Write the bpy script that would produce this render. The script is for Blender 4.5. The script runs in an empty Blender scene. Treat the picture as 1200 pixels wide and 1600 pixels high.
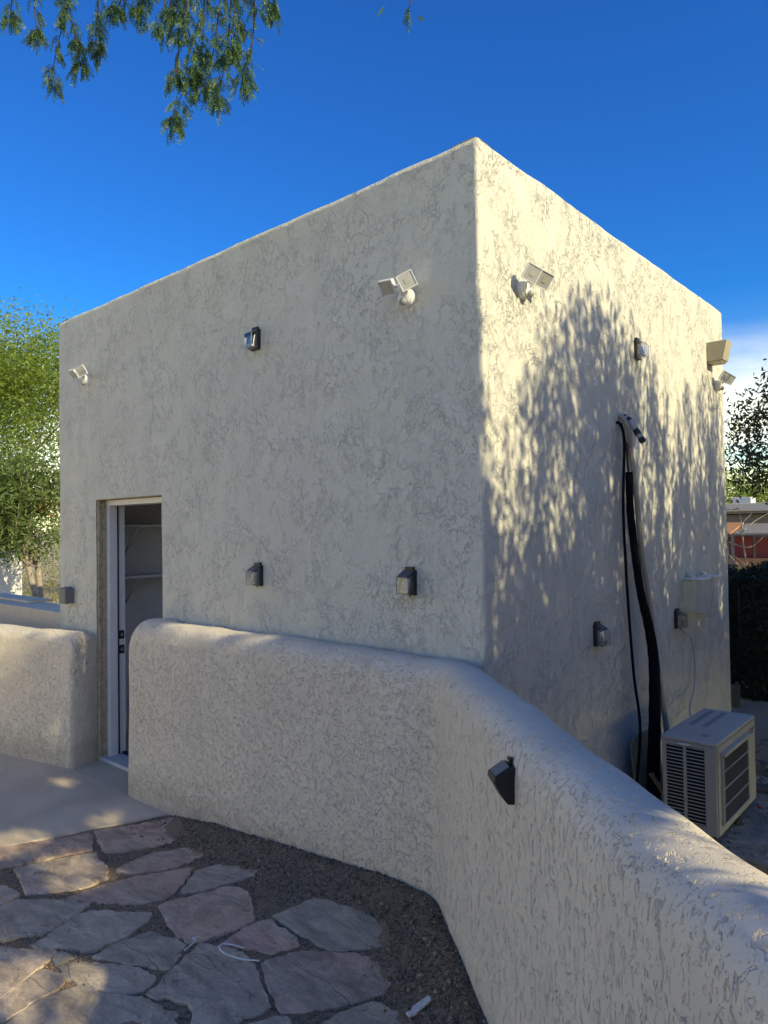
import bpy, bmesh, math, random
import numpy as np
from mathutils import Vector, Matrix

R = math.radians
rng = np.random.default_rng(7)
random.seed(7)
scene = bpy.context.scene
COL = scene.collection

# ------------------------------------------------------------------ camera
cd = bpy.data.cameras.new('camera')
cam = bpy.data.objects.new('camera', cd)
COL.objects.link(cam)
scene.camera = cam
yaw, pitch, roll = 0.72184, 0.02199, -0.01434
fwd = Vector((-math.sin(yaw) * math.cos(pitch), math.cos(yaw) * math.cos(pitch), math.sin(pitch)))
rgt = Vector((math.cos(yaw), math.sin(yaw), 0))
upv = rgt.cross(fwd)
r2 = math.cos(roll) * rgt + math.sin(roll) * upv
u2 = -math.sin(roll) * rgt + math.cos(roll) * upv
cam.matrix_world = Matrix(((r2.x, u2.x, -fwd.x, 1.8213), (r2.y, u2.y, -fwd.y, -2.7622), (r2.z, u2.z, -fwd.z, 1.83), (0, 0, 0, 1)))
cd.sensor_fit = 'VERTICAL'
cd.sensor_height = 36.0
cd.lens = 36.0 * 1109.0 / 1600.0
cd.clip_start = 0.02
cd.clip_end = 3000.0

# ------------------------------------------------------------------ sky, sun, exposure
SUN_EL, SUN_AZ = R(27.0), R(1.5)          # azimuth measured from +X towards +Y
world = bpy.data.worlds.new('World')
scene.world = world
world.use_nodes = True
wn, wl = world.node_tree.nodes, world.node_tree.links
wn.clear()
wout = wn.new('ShaderNodeOutputWorld')
wbg = wn.new('ShaderNodeBackground')
sky = wn.new('ShaderNodeTexSky')
sky.sky_type = 'NISHITA'
sky.sun_disc = False
sky.sun_elevation = SUN_EL
sky.sun_rotation = R(90.0) - SUN_AZ
sky.altitude = 700.0
sky.air_density = 1.0
sky.dust_density = 0.8
sky.ozone_density = 3.0
# thin clouds low over the horizon, and a few wisps higher up
wtc = wn.new('ShaderNodeTexCoord')
wsep = wn.new('ShaderNodeSeparateXYZ')
wl.new(wtc.outputs['Generated'], wsep.inputs[0])
wmap = wn.new('ShaderNodeMapping')
wmap.inputs['Scale'].default_value = (1.0, 1.0, 4.5)
wl.new(wtc.outputs['Generated'], wmap.inputs[0])
wnoi = wn.new('ShaderNodeTexNoise')
wnoi.inputs['Scale'].default_value = 3.3
wnoi.inputs['Detail'].default_value = 7
wnoi.inputs['Roughness'].default_value = 0.58
wl.new(wmap.outputs[0], wnoi.inputs['Vector'])
wr1 = wn.new('ShaderNodeMapRange')
wr1.inputs[1].default_value, wr1.inputs[2].default_value = 0.36, 0.60
wl.new(wnoi.outputs[0], wr1.inputs[0])
wr2 = wn.new('ShaderNodeMapRange')
wr2.inputs[1].default_value, wr2.inputs[2].default_value = 0.25, 0.09
wl.new(wsep.outputs[2], wr2.inputs[0])
wmul = wn.new('ShaderNodeMath'); wmul.operation = 'MULTIPLY'
wl.new(wr1.outputs[0], wmul.inputs[0]); wl.new(wr2.outputs[0], wmul.inputs[1])
wmul2 = wn.new('ShaderNodeMath'); wmul2.operation = 'MULTIPLY'; wmul2.inputs[1].default_value = 0.8
wl.new(wmul.outputs[0], wmul2.inputs[0])
wgam = wn.new('ShaderNodeHueSaturation')
wgam.inputs['Saturation'].default_value = 1.50
wgam.inputs['Hue'].default_value = 0.527
wl.new(sky.outputs[0], wgam.inputs['Color'])
wmix = wn.new('ShaderNodeMixRGB')
wmix.inputs[2].default_value = (7.2, 7.4, 7.8, 1)
wl.new(wmul2.outputs[0], wmix.inputs[0])
wl.new(wgam.outputs[0], wmix.inputs[1])
wl.new(wmix.outputs[0], wbg.inputs[0])
wbg.inputs[1].default_value = 0.145
wl.new(wbg.outputs[0], wout.inputs[0])

sl = bpy.data.lights.new('sun', 'SUN')
sl.energy = 2.4
sl.angle = R(0.5)
sl.color = (1.0, 0.985, 1.0)
sun = bpy.data.objects.new('sun', sl)
COL.objects.link(sun)
S = Vector((math.cos(SUN_EL) * math.cos(SUN_AZ), math.cos(SUN_EL) * math.sin(SUN_AZ), math.sin(SUN_EL)))
sun.rotation_euler = S.to_track_quat('Z', 'Y').to_euler()
sun.location = (20, 0, 12)

vs = scene.view_settings
vs.view_transform = 'Standard'
vs.look = 'None'
vs.exposure = 1.1
vs.gamma = 1.0
vs.use_white_balance = True          # the phone's own white balance, set for open shade
vs.white_balance_temperature = 11200.0
vs.white_balance_tint = -5.0
vs.use_curve_mapping = False
scene.render.engine = 'CYCLES'
scene.cycles.use_denoising = True
scene.cycles.max_bounces = 8
scene.cycles.diffuse_bounces = 4
scene.cycles.transparent_max_bounces = 12
scene.cycles.sample_clamp_indirect = 8.0

# ------------------------------------------------------------------ materials
MATS = {}

def nd(nt, typ, **kw):
    n = nt.nodes.new(typ)
    for k, v in kw.items():
        if k in ('operation', 'blend_type', 'data_type', 'feature', 'noise_dimensions', 'distance', 'invert'):
            setattr(n, k, v)
        else:
            n.inputs[k].default_value = v
    return n

def pbsdf(m):
    return m.node_tree.nodes['Principled BSDF']

def base_mat(name):
    m = bpy.data.materials.new(name)
    m.use_nodes = True
    MATS[name] = m
    return m

def plain(name, col, rough=0.5, metal=0.0, var=0.12, scale=14.0, bump=0.0, bscale=120.0, spec=0.5, coord='Object'):
    """a paint, plastic, wood ... with slight blotchy colour and roughness variation"""
    m = base_mat(name)
    nt = m.node_tree
    p = pbsdf(m)
    tc = nd(nt, 'ShaderNodeTexCoord')
    no = nd(nt, 'ShaderNodeTexNoise', Scale=scale, Detail=6.0, Roughness=0.62)
    nt.links.new(tc.outputs[coord], no.inputs['Vector'])
    mr = nd(nt, 'ShaderNodeMapRange')
    mr.inputs[1].default_value, mr.inputs[2].default_value = 0.3, 0.7
    mr.inputs[3].default_value, mr.inputs[4].default_value = 1 - var, 1 + var
    nt.links.new(no.outputs[0], mr.inputs[0])
    mx = nd(nt, 'ShaderNodeMixRGB', blend_type='MULTIPLY')
    mx.inputs[0].default_value = 1.0
    mx.inputs[1].default_value = (*col, 1)
    nt.links.new(mr.outputs[0], mx.inputs[2])
    nt.links.new(mx.outputs[0], p.inputs['Base Color'])
    mr2 = nd(nt, 'ShaderNodeMapRange')
    mr2.inputs[3].default_value, mr2.inputs[4].default_value = max(0, rough - .1), min(1, rough + .12)
    nt.links.new(no.outputs[0], mr2.inputs[0])
    nt.links.new(mr2.outputs[0], p.inputs['Roughness'])
    p.inputs['Metallic'].default_value = metal
    p.inputs['Specular IOR Level'].default_value = spec
    if bump > 0:
        nb = nd(nt, 'ShaderNodeTexNoise', Scale=bscale, Detail=5.0, Roughness=0.6)
        nt.links.new(tc.outputs[coord], nb.inputs['Vector'])
        bp = nd(nt, 'ShaderNodeBump', Distance=bump)
        bp.inputs['Strength'].default_value = 1.0
        nt.links.new(nb.outputs[0], bp.inputs['Height'])
        nt.links.new(bp.outputs[0], p.inputs['Normal'])
    return m

def leafmat(name, c1, c2, trans=0.35, rough=0.5):
    m = base_mat(name)
    nt = m.node_tree
    p = pbsdf(m)
    ge = nd(nt, 'ShaderNodeNewGeometry')
    rp = nd(nt, 'ShaderNodeMixRGB')
    rp.inputs[1].default_value = (*c1, 1)
    rp.inputs[2].default_value = (*c2, 1)
    nt.links.new(ge.outputs['Random Per Island'], rp.inputs[0])
    nt.links.new(rp.outputs[0], p.inputs['Base Color'])
    p.inputs['Roughness'].default_value = rough
    tr = nd(nt, 'ShaderNodeBsdfTranslucent')
    br = nd(nt, 'ShaderNodeMixRGB', blend_type='MULTIPLY')
    br.inputs[0].default_value = 1.0
    br.inputs[2].default_value = (1.3, 1.25, 0.6, 1)
    nt.links.new(rp.outputs[0], br.inputs[1])
    nt.links.new(br.outputs[0], tr.inputs[0])
    ms = nd(nt, 'ShaderNodeMixShader')
    ms.inputs[0].default_value = trans
    nt.links.new(p.outputs[0], ms.inputs[1])
    nt.links.new(tr.outputs[0], ms.inputs[2])
    nt.links.new(ms.outputs[0], nt.nodes['Material Output'].inputs['Surface'])
    return m

def stucco(name, col, mode):
    """trowelled stucco: overlapping low plateaus with ragged ledges, broken up so that smooth areas stay between them.
    mode 'wall' = building, 'low' = finer dash finish that is dragged vertically on the part of the wall beyond x = -0.1"""
    m = base_mat(name)
    nt = m.node_tree
    L = nt.links
    p = pbsdf(m)
    tc = nd(nt, 'ShaderNodeTexCoord')
    pos = tc.outputs['Object']
    # warp
    wz = nd(nt, 'ShaderNodeTexNoise', Scale=7.0, Detail=3.0)
    L.new(pos, wz.inputs['Vector'])
    sc = nd(nt, 'ShaderNodeVectorMath', operation='SCALE')
    sc.inputs['Scale'].default_value = 0.05
    L.new(wz.outputs['Color'], sc.inputs[0])
    ad = nd(nt, 'ShaderNodeVectorMath', operation='ADD')
    L.new(pos, ad.inputs[0]); L.new(sc.outputs[0], ad.inputs[1])
    wpos = ad.outputs[0]

    def plateau(vec, scale, lo, hi, detail=3.0, rough=0.55, dist=0.6):
        n = nd(nt, 'ShaderNodeTexNoise', Scale=scale, Detail=detail, Roughness=rough, Distortion=dist)
        L.new(vec, n.inputs['Vector'])
        r = nd(nt, 'ShaderNodeMapRange')
        r.interpolation_type = 'SMOOTHSTEP'
        r.inputs[1].default_value, r.inputs[2].default_value = lo, hi
        L.new(n.outputs[0], r.inputs[0])
        return r.outputs[0]

    def math2(op, a, b):
        n = nd(nt, 'ShaderNodeMath', operation=op)
        for i, v in enumerate((a, b)):
            if isinstance(v, (int, float)):
                n.inputs[i].default_value = v
            else:
                L.new(v, n.inputs[i])
        return n.outputs[0]

    fine = nd(nt, 'ShaderNodeTexNoise', Scale=260.0, Detail=4.0, Roughness=0.6)
    L.new(pos, fine.inputs['Vector'])
    soft = nd(nt, 'ShaderNodeTexNoise', Scale=2.2, Detail=3.0)
    L.new(pos, soft.inputs['Vector'])
    def stretched(vec, sx, sy, sz):
        mp_ = nd(nt, 'ShaderNodeMapping')
        mp_.inputs['Scale'].default_value = (sx, sy, sz)
        L.new(vec, mp_.inputs[0])
        return mp_.outputs[0]
    if mode == 'wall':
        sv = stretched(wpos, 1.0, 1.0, 0.72)
        a = plateau(sv, 6.5, 0.475, 0.515, 9.0, 0.68, 0.3)          # trowel laps
        b = plateau(sv, 17.0, 0.500, 0.545, 8.0, 0.68, 0.4)         # small ragged blobs
        c = plateau(sv, 60.0, 0.40, 0.48, 5.0, 0.62, 0.6)            # pits and drags
        mk = plateau(pos, 3.1, 0.42, 0.58, 2.0)
        mk2 = plateau(pos, 4.3, 0.75, 0.30, 2.0)
        mk3 = plateau(pos, 5.5, 0.38, 0.62, 3.0)
        h = math2('ADD', math2('MULTIPLY', math2('MULTIPLY', a, mk3), 0.0047), math2('MULTIPLY', math2('MULTIPLY', b, mk), 0.0048))
        h = math2('ADD', h, math2('MULTIPLY', math2('MULTIPLY', c, mk2), 0.0024))
        h = math2('ADD', h, math2('MULTIPLY', fine.outputs[0], 0.0008))
        h = math2('ADD', h, math2('MULTIPLY', soft.outputs[0], 0.003))
    else:
        a = plateau(wpos, 30.0, 0.41, 0.455, 5.0, 0.6, 0.9)
        b = plateau(wpos, 20.0, 0.50, 0.53, 5.0, 0.6, 0.5)
        h1 = math2('ADD', math2('MULTIPLY', a, 0.0064), math2('MULTIPLY', b, 0.0034))
        # dragged finish: flat faces with upright slits
        d = plateau(stretched(wpos, 1.0, 1.0, 0.30), 54.0, 0.36, 0.42, 4.0, 0.55, 0.5)
        d2 = plateau(stretched(wpos, 1.0, 1.0, 0.36), 105.0, 0.34, 0.40, 3.0, 0.55, 0.4)
        pit = plateau(stretched(wpos, 1.0, 1.0, 0.8), 30.0, 0.33, 0.38, 4.0, 0.62, 0.9)
        h2 = math2('ADD', math2('MULTIPLY', d, 0.0068), math2('MULTIPLY', pit, 0.0074))
        h2 = math2('ADD', h2, math2('MULTIPLY', d2, 0.0034))
        sp = nd(nt, 'ShaderNodeSeparateXYZ')
        L.new(wpos, sp.inputs[0])
        zone = nd(nt, 'ShaderNodeMapRange')
        zone.inputs[1].default_value, zone.inputs[2].default_value = -0.10, 0.08
        L.new(sp.outputs[0], zone.inputs[0])
        mx = nd(nt, 'ShaderNodeMix')
        L.new(zone.outputs[0], mx.inputs[0]); L.new(h1, mx.inputs[2]); L.new(h2, mx.inputs[3])
        h = math2('ADD', mx.outputs[0], math2('MULTIPLY', fine.outputs[0], 0.0007))
        h = math2('ADD', h, math2('MULTIPLY', soft.outputs[0], 0.003))
    ds = nd(nt, 'ShaderNodeDisplacement', Midlevel=0.0, Scale=1.0)
    L.new(h, ds.inputs['Height'])
    L.new(ds.outputs[0], nt.nodes['Material Output'].inputs['Displacement'])
    m.displacement_method = 'BUMP'
    # colour: faint weathering
    cn = nd(nt, 'ShaderNodeTexNoise', Scale=1.6, Detail=7.0, Roughness=0.65)
    L.new(pos, cn.inputs['Vector'])
    cr = nd(nt, 'ShaderNodeMapRange')
    cr.inputs[1].default_value, cr.inputs[2].default_value = 0.3, 0.72
    L.new(cn.outputs[0], cr.inputs[0])
    cm = nd(nt, 'ShaderNodeMixRGB')
    cm.inputs[1].default_value = (col[0] * .93, col[1] * .93, col[2] * .93, 1)
    cm.inputs[2].default_value = (min(1, col[0] * 1.05), min(1, col[1] * 1.04), col[2] * 1.03, 1)
    L.new(cr.outputs[0], cm.inputs[0])
    sz = nd(nt, 'ShaderNodeSeparateXYZ'); L.new(pos, sz.inputs[0])
    dn = nd(nt, 'ShaderNodeTexNoise', Scale=9.0, Detail=6.0, Roughness=0.7)
    L.new(pos, dn.inputs['Vector'])
    dm = nd(nt, 'ShaderNodeMapRange'); dm.inputs[1].default_value, dm.inputs[2].default_value, dm.inputs[3].default_value, dm.inputs[4].default_value = 0.12, 0.42, 0.30, -0.30
    L.new(sz.outputs[2], dm.inputs[0])
    da = nd(nt, 'ShaderNodeMath', operation='ADD'); L.new(dm.outputs[0], da.inputs[0]); L.new(dn.outputs[0], da.inputs[1])
    db = nd(nt, 'ShaderNodeMapRange'); db.inputs[1].default_value, db.inputs[2].default_value, db.inputs[3].default_value, db.inputs[4].default_value = 0.52, 0.95, 0.0, 0.55
    L.new(da.outputs[0], db.inputs[0])
    sm = nd(nt, 'ShaderNodeMixRGB'); sm.inputs[2].default_value = (0.36, 0.28, 0.19, 1)
    L.new(db.outputs[0], sm.inputs[0]); L.new(cm.outputs[0], sm.inputs[1])
    # rain streaks
    rm = nd(nt, 'ShaderNodeMapping'); rm.inputs['Scale'].default_value = (7.0, 7.0, 0.35); L.new(pos, rm.inputs[0])
    rn = nd(nt, 'ShaderNodeTexNoise', Scale=1.0, Detail=5.0, Roughness=0.65); L.new(rm.outputs[0], rn.inputs['Vector'])
    rr_ = nd(nt, 'ShaderNodeMapRange'); rr_.inputs[1].default_value, rr_.inputs[2].default_value, rr_.inputs[3].default_value, rr_.inputs[4].default_value = 0.35, 0.7, 1.02, 0.955
    L.new(rn.outputs[0], rr_.inputs[0])
    rx = nd(nt, 'ShaderNodeMixRGB', blend_type='MULTIPLY'); rx.inputs[0].default_value = 1.0
    L.new(sm.outputs[0], rx.inputs[1]); L.new(rr_.outputs[0], rx.inputs[2])
    L.new(rx.outputs[0], p.inputs['Base Color'])
    p.inputs['Roughness'].default_value = 0.85
    p.inputs['Specular IOR Level'].default_value = 0.25
    return m

stucco('stucco_wall', (0.66, 0.635, 0.53), 'wall')
stucco('stucco_low', (0.73, 0.64, 0.505), 'low')
plain('reveal_wood', (0.44, 0.355, 0.25), 0.8, var=0.35, scale=30, bump=0.003, bscale=60)
plain('white_paint', (0.74, 0.73, 0.72), 0.45, var=0.05, bump=0.0006, bscale=90)
plain('grey_white_paint', (0.56, 0.56, 0.58), 0.5, var=0.08)
plain('interior_paint', (0.90, 0.88, 0.84), 0.6, var=0.04)
plain('interior_floor', (0.55, 0.53, 0.50), 0.5, var=0.1)
plain('dark_metal', (0.02, 0.02, 0.022), 0.4, var=0.1)
plain('black_plastic', (0.012, 0.013, 0.016), 0.42, var=0.2, scale=40)
plain('solar_cell', (0.05, 0.065, 0.085), 0.18, var=0.15, scale=30)
plain('solar_panel_grey', (0.13, 0.15, 0.16), 0.3, var=0.1, scale=30)
plain('reflector', (0.42, 0.43, 0.44), 0.25, metal=0.7, var=0.1)
plain('white_plastic', (0.78, 0.78, 0.75), 0.4, var=0.04)
plain('grey_plastic', (0.30, 0.30, 0.285), 0.45, var=0.06)
plain('lens_frosted', (0.40, 0.40, 0.385), 0.2, var=0.1, scale=60)
plain('led_yellow', (0.40, 0.385, 0.30), 0.4, var=0.1)
plain('box_grey', (0.135, 0.14, 0.145), 0.5, var=0.06)
plain('beige_metal', (0.42, 0.37, 0.25), 0.45, var=0.07)
plain('beige_plastic', (0.74, 0.66, 0.46), 0.5, var=0.06)
plain('ac_paint', (0.48, 0.445, 0.365), 0.38, var=0.06, scale=6)
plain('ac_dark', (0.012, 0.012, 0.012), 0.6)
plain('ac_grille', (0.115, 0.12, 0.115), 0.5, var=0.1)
plain('ac_wire', (0.40, 0.40, 0.39), 0.5, var=0.06)
plain('sticker', (0.25, 0.25, 0.25), 0.5, var=0.12, scale=80)
plain('black_foam', (0.006, 0.007, 0.009), 0.85, var=0.3, scale=30, bump=0.002, bscale=90, spec=0.12)
plain('beige_hose', (0.40, 0.345, 0.255), 0.5, var=0.12)
plain('white_hose', (0.34, 0.30, 0.24), 0.45, var=0.08)
plain('tape_grey', (0.36, 0.36, 0.35), 0.45, var=0.15)
plain('red_tape', (0.35, 0.03, 0.02), 0.5)
plain('cable_grey', (0.42, 0.42, 0.41), 0.5)
plain('cardboard', (0.46, 0.27, 0.13), 0.85, var=0.15, scale=8)
plain('string_white', (0.68, 0.68, 0.66), 0.6)
plain('paper_white', (0.62, 0.60, 0.55), 0.7, var=0.15, scale=60)
plain('bark', (0.085, 0.065, 0.05), 0.9, var=0.35, scale=18, bump=0.008, bscale=30)
plain('pale_bark', (0.33, 0.27, 0.21), 0.85, var=0.3, scale=14, bump=0.006, bscale=30)
plain('twig', (0.05, 0.035, 0.035), 0.8)
plain('bare_branch', (0.33, 0.29, 0.25), 0.85, var=0.2)
plain('sun_plaster', (0.72, 0.69, 0.62), 0.85, var=0.05, bump=0.003, bscale=60)
plain('smooth_plaster', (0.72, 0.58, 0.42), 0.75, var=0.06, bump=0.001, bscale=60)
plain('red_paint', (0.23, 0.035, 0.035), 0.6, var=0.15)
plain('orange_roof', (0.42, 0.20, 0.10), 0.7, var=0.2)
plain('cream_fascia', (0.62, 0.56, 0.44), 0.7)
plain('grey_roof', (0.22, 0.20, 0.18), 0.8, var=0.2)
plain('window_dark', (0.03, 0.035, 0.04), 0.15)
plain('fence_grey', (0.16, 0.15, 0.14), 0.7, var=0.2)
plain('roof_coating', (0.62, 0.60, 0.55), 0.8)
plain('rubble_stone', (0.20, 0.185, 0.165), 0.9, var=0.3, scale=12, bump=0.006, bscale=40)
plain('plank_grey', (0.11, 0.095, 0.075), 0.85, var=0.25, scale=12)
leafmat('leaf_mesquite', (0.05, 0.075, 0.022), (0.12, 0.14, 0.04), 0.4)
leafmat('leaf_overhang', (0.035, 0.095, 0.048), (0.11, 0.20, 0.065), 0.4)
leafmat('leaf_yellowgreen', (0.11, 0.20, 0.045), (0.31, 0.38, 0.08), 0.5)
leafmat('leaf_oleander', (0.075, 0.13, 0.035), (0.18, 0.24, 0.075), 0.35)
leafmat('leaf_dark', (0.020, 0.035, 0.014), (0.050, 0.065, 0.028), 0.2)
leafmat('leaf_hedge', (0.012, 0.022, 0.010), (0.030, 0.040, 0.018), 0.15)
leafmat('leaf_orange', (0.35, 0.14, 0.03), (0.42, 0.25, 0.08), 0.3)
leafmat('brush_tan', (0.17, 0.14, 0.07), (0.26, 0.25, 0.10), 0.25)
leafmat('litter', (0.10, 0.08, 0.05), (0.33, 0.29, 0.21), 0.0, 0.8)

# clear plastic of the lamp covers
m = base_mat('clear_plastic')
nt = m.node_tree
gl = nd(nt, 'ShaderNodeBsdfGlossy'); gl.inputs['Color'].default_value = (0.9, 0.95, 1, 1); gl.inputs['Roughness'].default_value = 0.08
tb = nd(nt, 'ShaderNodeBsdfTransparent'); tb.inputs[0].default_value = (0.94, 0.95, 0.96, 1)
fr = nd(nt, 'ShaderNodeFresnel', IOR=1.6)
cn = nd(nt, 'ShaderNodeTexNoise', Scale=25.0, Detail=3.0)
cr = nd(nt, 'ShaderNodeMapRange'); cr.inputs[3].default_value, cr.inputs[4].default_value = 0.0, 0.07
nt.links.new(cn.outputs[0], cr.inputs[0])
am = nd(nt, 'ShaderNodeMath', operation='ADD')
nt.links.new(fr.outputs[0], am.inputs[0]); nt.links.new(cr.outputs[0], am.inputs[1])
ms = nd(nt, 'ShaderNodeMixShader')
nt.links.new(am.outputs[0], ms.inputs[0]); nt.links.new(tb.outputs[0], ms.inputs[1]); nt.links.new(gl.outputs[0], ms.inputs[2])
nt.links.new(ms.outputs[0], nt.nodes['Material Output'].inputs['Surface'])

# plastic of the rain covers, part pale diffuse and part transparent
m = base_mat('hazy_plastic')
nt = m.node_tree
pbsdf(m).inputs['Base Color'].default_value = (0.74, 0.72, 0.66, 1)
pbsdf(m).inputs['Roughness'].default_value = 0.3
tb = nd(nt, 'ShaderNodeBsdfTransparent')
hn = nd(nt, 'ShaderNodeTexNoise', Scale=18.0, Detail=4.0)
hr = nd(nt, 'ShaderNodeMapRange'); hr.inputs[3].default_value, hr.inputs[4].default_value = 0.35, 0.7
nt.links.new(hn.outputs[0], hr.inputs[0])
ms = nd(nt, 'ShaderNodeMixShader')
nt.links.new(hr.outputs[0], ms.inputs[0]); nt.links.new(tb.outputs[0], ms.inputs[1]); nt.links.new(pbsdf(m).outputs[0], ms.inputs[2])
nt.links.new(ms.outputs[0], nt.nodes['Material Output'].inputs['Surface'])

# flagstone: cleft sandstone, tinted by the object colour of each stone
m = base_mat('flagstone')
nt = m.node_tree; L = nt.links; p = pbsdf(m)
tc = nd(nt, 'ShaderNodeTexCoord'); oi = nd(nt, 'ShaderNodeObjectInfo')
off = nd(nt, 'ShaderNodeVectorMath', operation='ADD')
rs = nd(nt, 'ShaderNodeMath', operation='MULTIPLY'); rs.inputs[1].default_value = 40.0
L.new(oi.outputs['Random'], rs.inputs[0])
L.new(tc.outputs['Object'], off.inputs[0]); L.new(rs.outputs[0], off.inputs[1])
mp = nd(nt, 'ShaderNodeMapping'); mp.inputs['Scale'].default_value = (1.0, 2.6, 1.0); mp.inputs['Rotation'].default_value = (0, 0, R(35))
L.new(off.outputs[0], mp.inputs[0])
n1 = nd(nt, 'ShaderNodeTexNoise', Scale=5.0, Detail=8.0, Roughness=0.62, Distortion=0.8); L.new(mp.outputs[0], n1.inputs['Vector'])
n2 = nd(nt, 'ShaderNodeTexNoise', Scale=70.0, Detail=6.0, Roughness=0.7); L.new(off.outputs[0], n2.inputs['Vector'])
n3 = nd(nt, 'ShaderNodeTexNoise', Scale=3.0, Detail=4.0, Roughness=0.6); L.new(off.outputs[0], n3.inputs['Vector'])
c1 = nd(nt, 'ShaderNodeMapRange'); c1.inputs[1].default_value, c1.inputs[2].default_value, c1.inputs[3].default_value, c1.inputs[4].default_value = 0.32, 0.68, 0.60, 1.25
L.new(n1.outputs[0], c1.inputs[0])
c2 = nd(nt, 'ShaderNodeMapRange'); c2.inputs[1].default_value, c2.inputs[2].default_value, c2.inputs[3].default_value, c2.inputs[4].default_value = 0.3, 0.7, 0.78, 1.16
L.new(n2.outputs[0], c2.inputs[0])
mm = nd(nt, 'ShaderNodeMath', operation='MULTIPLY'); L.new(c1.outputs[0], mm.inputs[0]); L.new(c2.outputs[0], mm.inputs[1])
gx = nd(nt, 'ShaderNodeMixRGB'); gx.inputs[2].default_value = (0.47, 0.375, 0.27, 1)
c3 = nd(nt, 'ShaderNodeMapRange'); c3.inputs[1].default_value, c3.inputs[2].default_value, c3.inputs[3].default_value, c3.inputs[4].default_value = 0.42, 0.62, 0.0, 0.8
L.new(n3.outputs[0], c3.inputs[0]); L.new(c3.outputs[0], gx.inputs[0]); L.new(oi.outputs['Color'], gx.inputs[1])
mx = nd(nt, 'ShaderNodeMixRGB', blend_type='MULTIPLY'); mx.inputs[0].default_value = 1.0
L.new(gx.outputs[0], mx.inputs[1]); L.new(mm.outputs[0], mx.inputs[2]); L.new(mx.outputs[0], p.inputs['Base Color'])
# cleavage steps
st = nd(nt, 'ShaderNodeMapRange'); st.interpolation_type = 'STEPPED'; st.inputs['Steps'].default_value = 7.0
L.new(n1.outputs[0], st.inputs[0])
hb = nd(nt, 'ShaderNodeMath', operation='MULTIPLY_ADD'); hb.inputs[1].default_value = 0.18
L.new(n2.outputs[0], hb.inputs[0]); L.new(st.outputs[0], hb.inputs[2])
hc = nd(nt, 'ShaderNodeMath', operation='MULTIPLY_ADD'); hc.inputs[1].default_value = 0.8
L.new(n1.outputs[0], hc.inputs[0]); L.new(hb.outputs[0], hc.inputs[2])
# split lines along the cleavage
n4 = nd(nt, 'ShaderNodeTexNoise', Scale=1.5, Detail=2.5, Roughness=0.5, Distortion=0.2); L.new(mp.outputs[0], n4.inputs['Vector'])
k1_ = nd(nt, 'ShaderNodeMath', operation='SUBTRACT'); k1_.inputs[1].default_value = 0.53; L.new(n4.outputs[0], k1_.inputs[0])
k2_ = nd(nt, 'ShaderNodeMath', operation='ABSOLUTE'); L.new(k1_.outputs[0], k2_.inputs[0])
k3_ = nd(nt, 'ShaderNodeMapRange'); k3_.inputs[1].default_value, k3_.inputs[2].default_value, k3_.inputs[3].default_value, k3_.inputs[4].default_value = 0.0008, 0.0035, 1.0, 0.0
L.new(k2_.outputs[0], k3_.inputs[0])
kc = nd(nt, 'ShaderNodeMapRange'); kc.inputs[3].default_value, kc.inputs[4].default_value = 1.0, 0.6
km = nd(nt, 'ShaderNodeMapRange'); km.inputs[1].default_value, km.inputs[2].default_value = 0.50, 0.60
L.new(n3.outputs[0], km.inputs[0])
kk = nd(nt, 'ShaderNodeMath', operation='MULTIPLY'); L.new(k3_.outputs[0], kk.inputs[0]); L.new(km.outputs[0], kk.inputs[1])
k3_ = kk
L.new(k3_.outputs[0], kc.inputs[0])
kx = nd(nt, 'ShaderNodeMixRGB', blend_type='MULTIPLY'); kx.inputs[0].default_value = 1.0
L.new(mx.outputs[0], kx.inputs[1]); L.new(kc.outputs[0], kx.inputs[2]); L.new(kx.outputs[0], p.inputs['Base Color'])
kh = nd(nt, 'ShaderNodeMath', operation='MULTIPLY_ADD'); kh.inputs[1].default_value = -0.35
L.new(k3_.outputs[0], kh.inputs[0]); L.new(hc.outputs[0], kh.inputs[2])
bp = nd(nt, 'ShaderNodeBump', Distance=0.018); bp.inputs['Strength'].default_value = 1.0
L.new(kh.outputs[0], bp.inputs['Height']); L.new(bp.outputs[0], p.inputs['Normal'])
p.inputs['Roughness'].default_value = 0.72

# concrete slab
m = base_mat('concrete')
nt = m.node_tree; L = nt.links; p = pbsdf(m)
tc = nd(nt, 'ShaderNodeTexCoord')
n1 = nd(nt, 'ShaderNodeTexNoise', Scale=1.8, Detail=9.0, Roughness=0.68, Distortion=0.5); L.new(tc.outputs['Object'], n1.inputs['Vector'])
n2 = nd(nt, 'ShaderNodeTexNoise', Scale=90.0, Detail=5.0, Roughness=0.7); L.new(tc.outputs['Object'], n2.inputs['Vector'])
cr = nd(nt, 'ShaderNodeValToRGB')
cr.color_ramp.elements[0].position = 0.25; cr.color_ramp.elements[0].color = (0.48, 0.385, 0.265, 1)
cr.color_ramp.elements[1].position = 0.75; cr.color_ramp.elements[1].color = (0.72, 0.60, 0.44, 1)
L.new(n1.outputs[0], cr.inputs[0])
c2 = nd(nt, 'ShaderNodeMapRange'); c2.inputs[1].default_value, c2.inputs[2].default_value, c2.inputs[3].default_value, c2.inputs[4].default_value = 0.3, 0.7, 0.9, 1.08
L.new(n2.outputs[0], c2.inputs[0])
mx = nd(nt, 'ShaderNodeMixRGB', blend_type='MULTIPLY'); mx.inputs[0].default_value = 1.0
L.new(cr.outputs[0], mx.inputs[1]); L.new(c2.outputs[0], mx.inputs[2]); L.new(mx.outputs[0], p.inputs['Base Color'])
bp = nd(nt, 'ShaderNodeBump', Distance=0.004); bp.inputs['Strength'].default_value = 0.6
L.new(n2.outputs[0], bp.inputs['Height']); L.new(bp.outputs[0], p.inputs['Normal'])
p.inputs['Roughness'].default_value = 0.8

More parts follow.
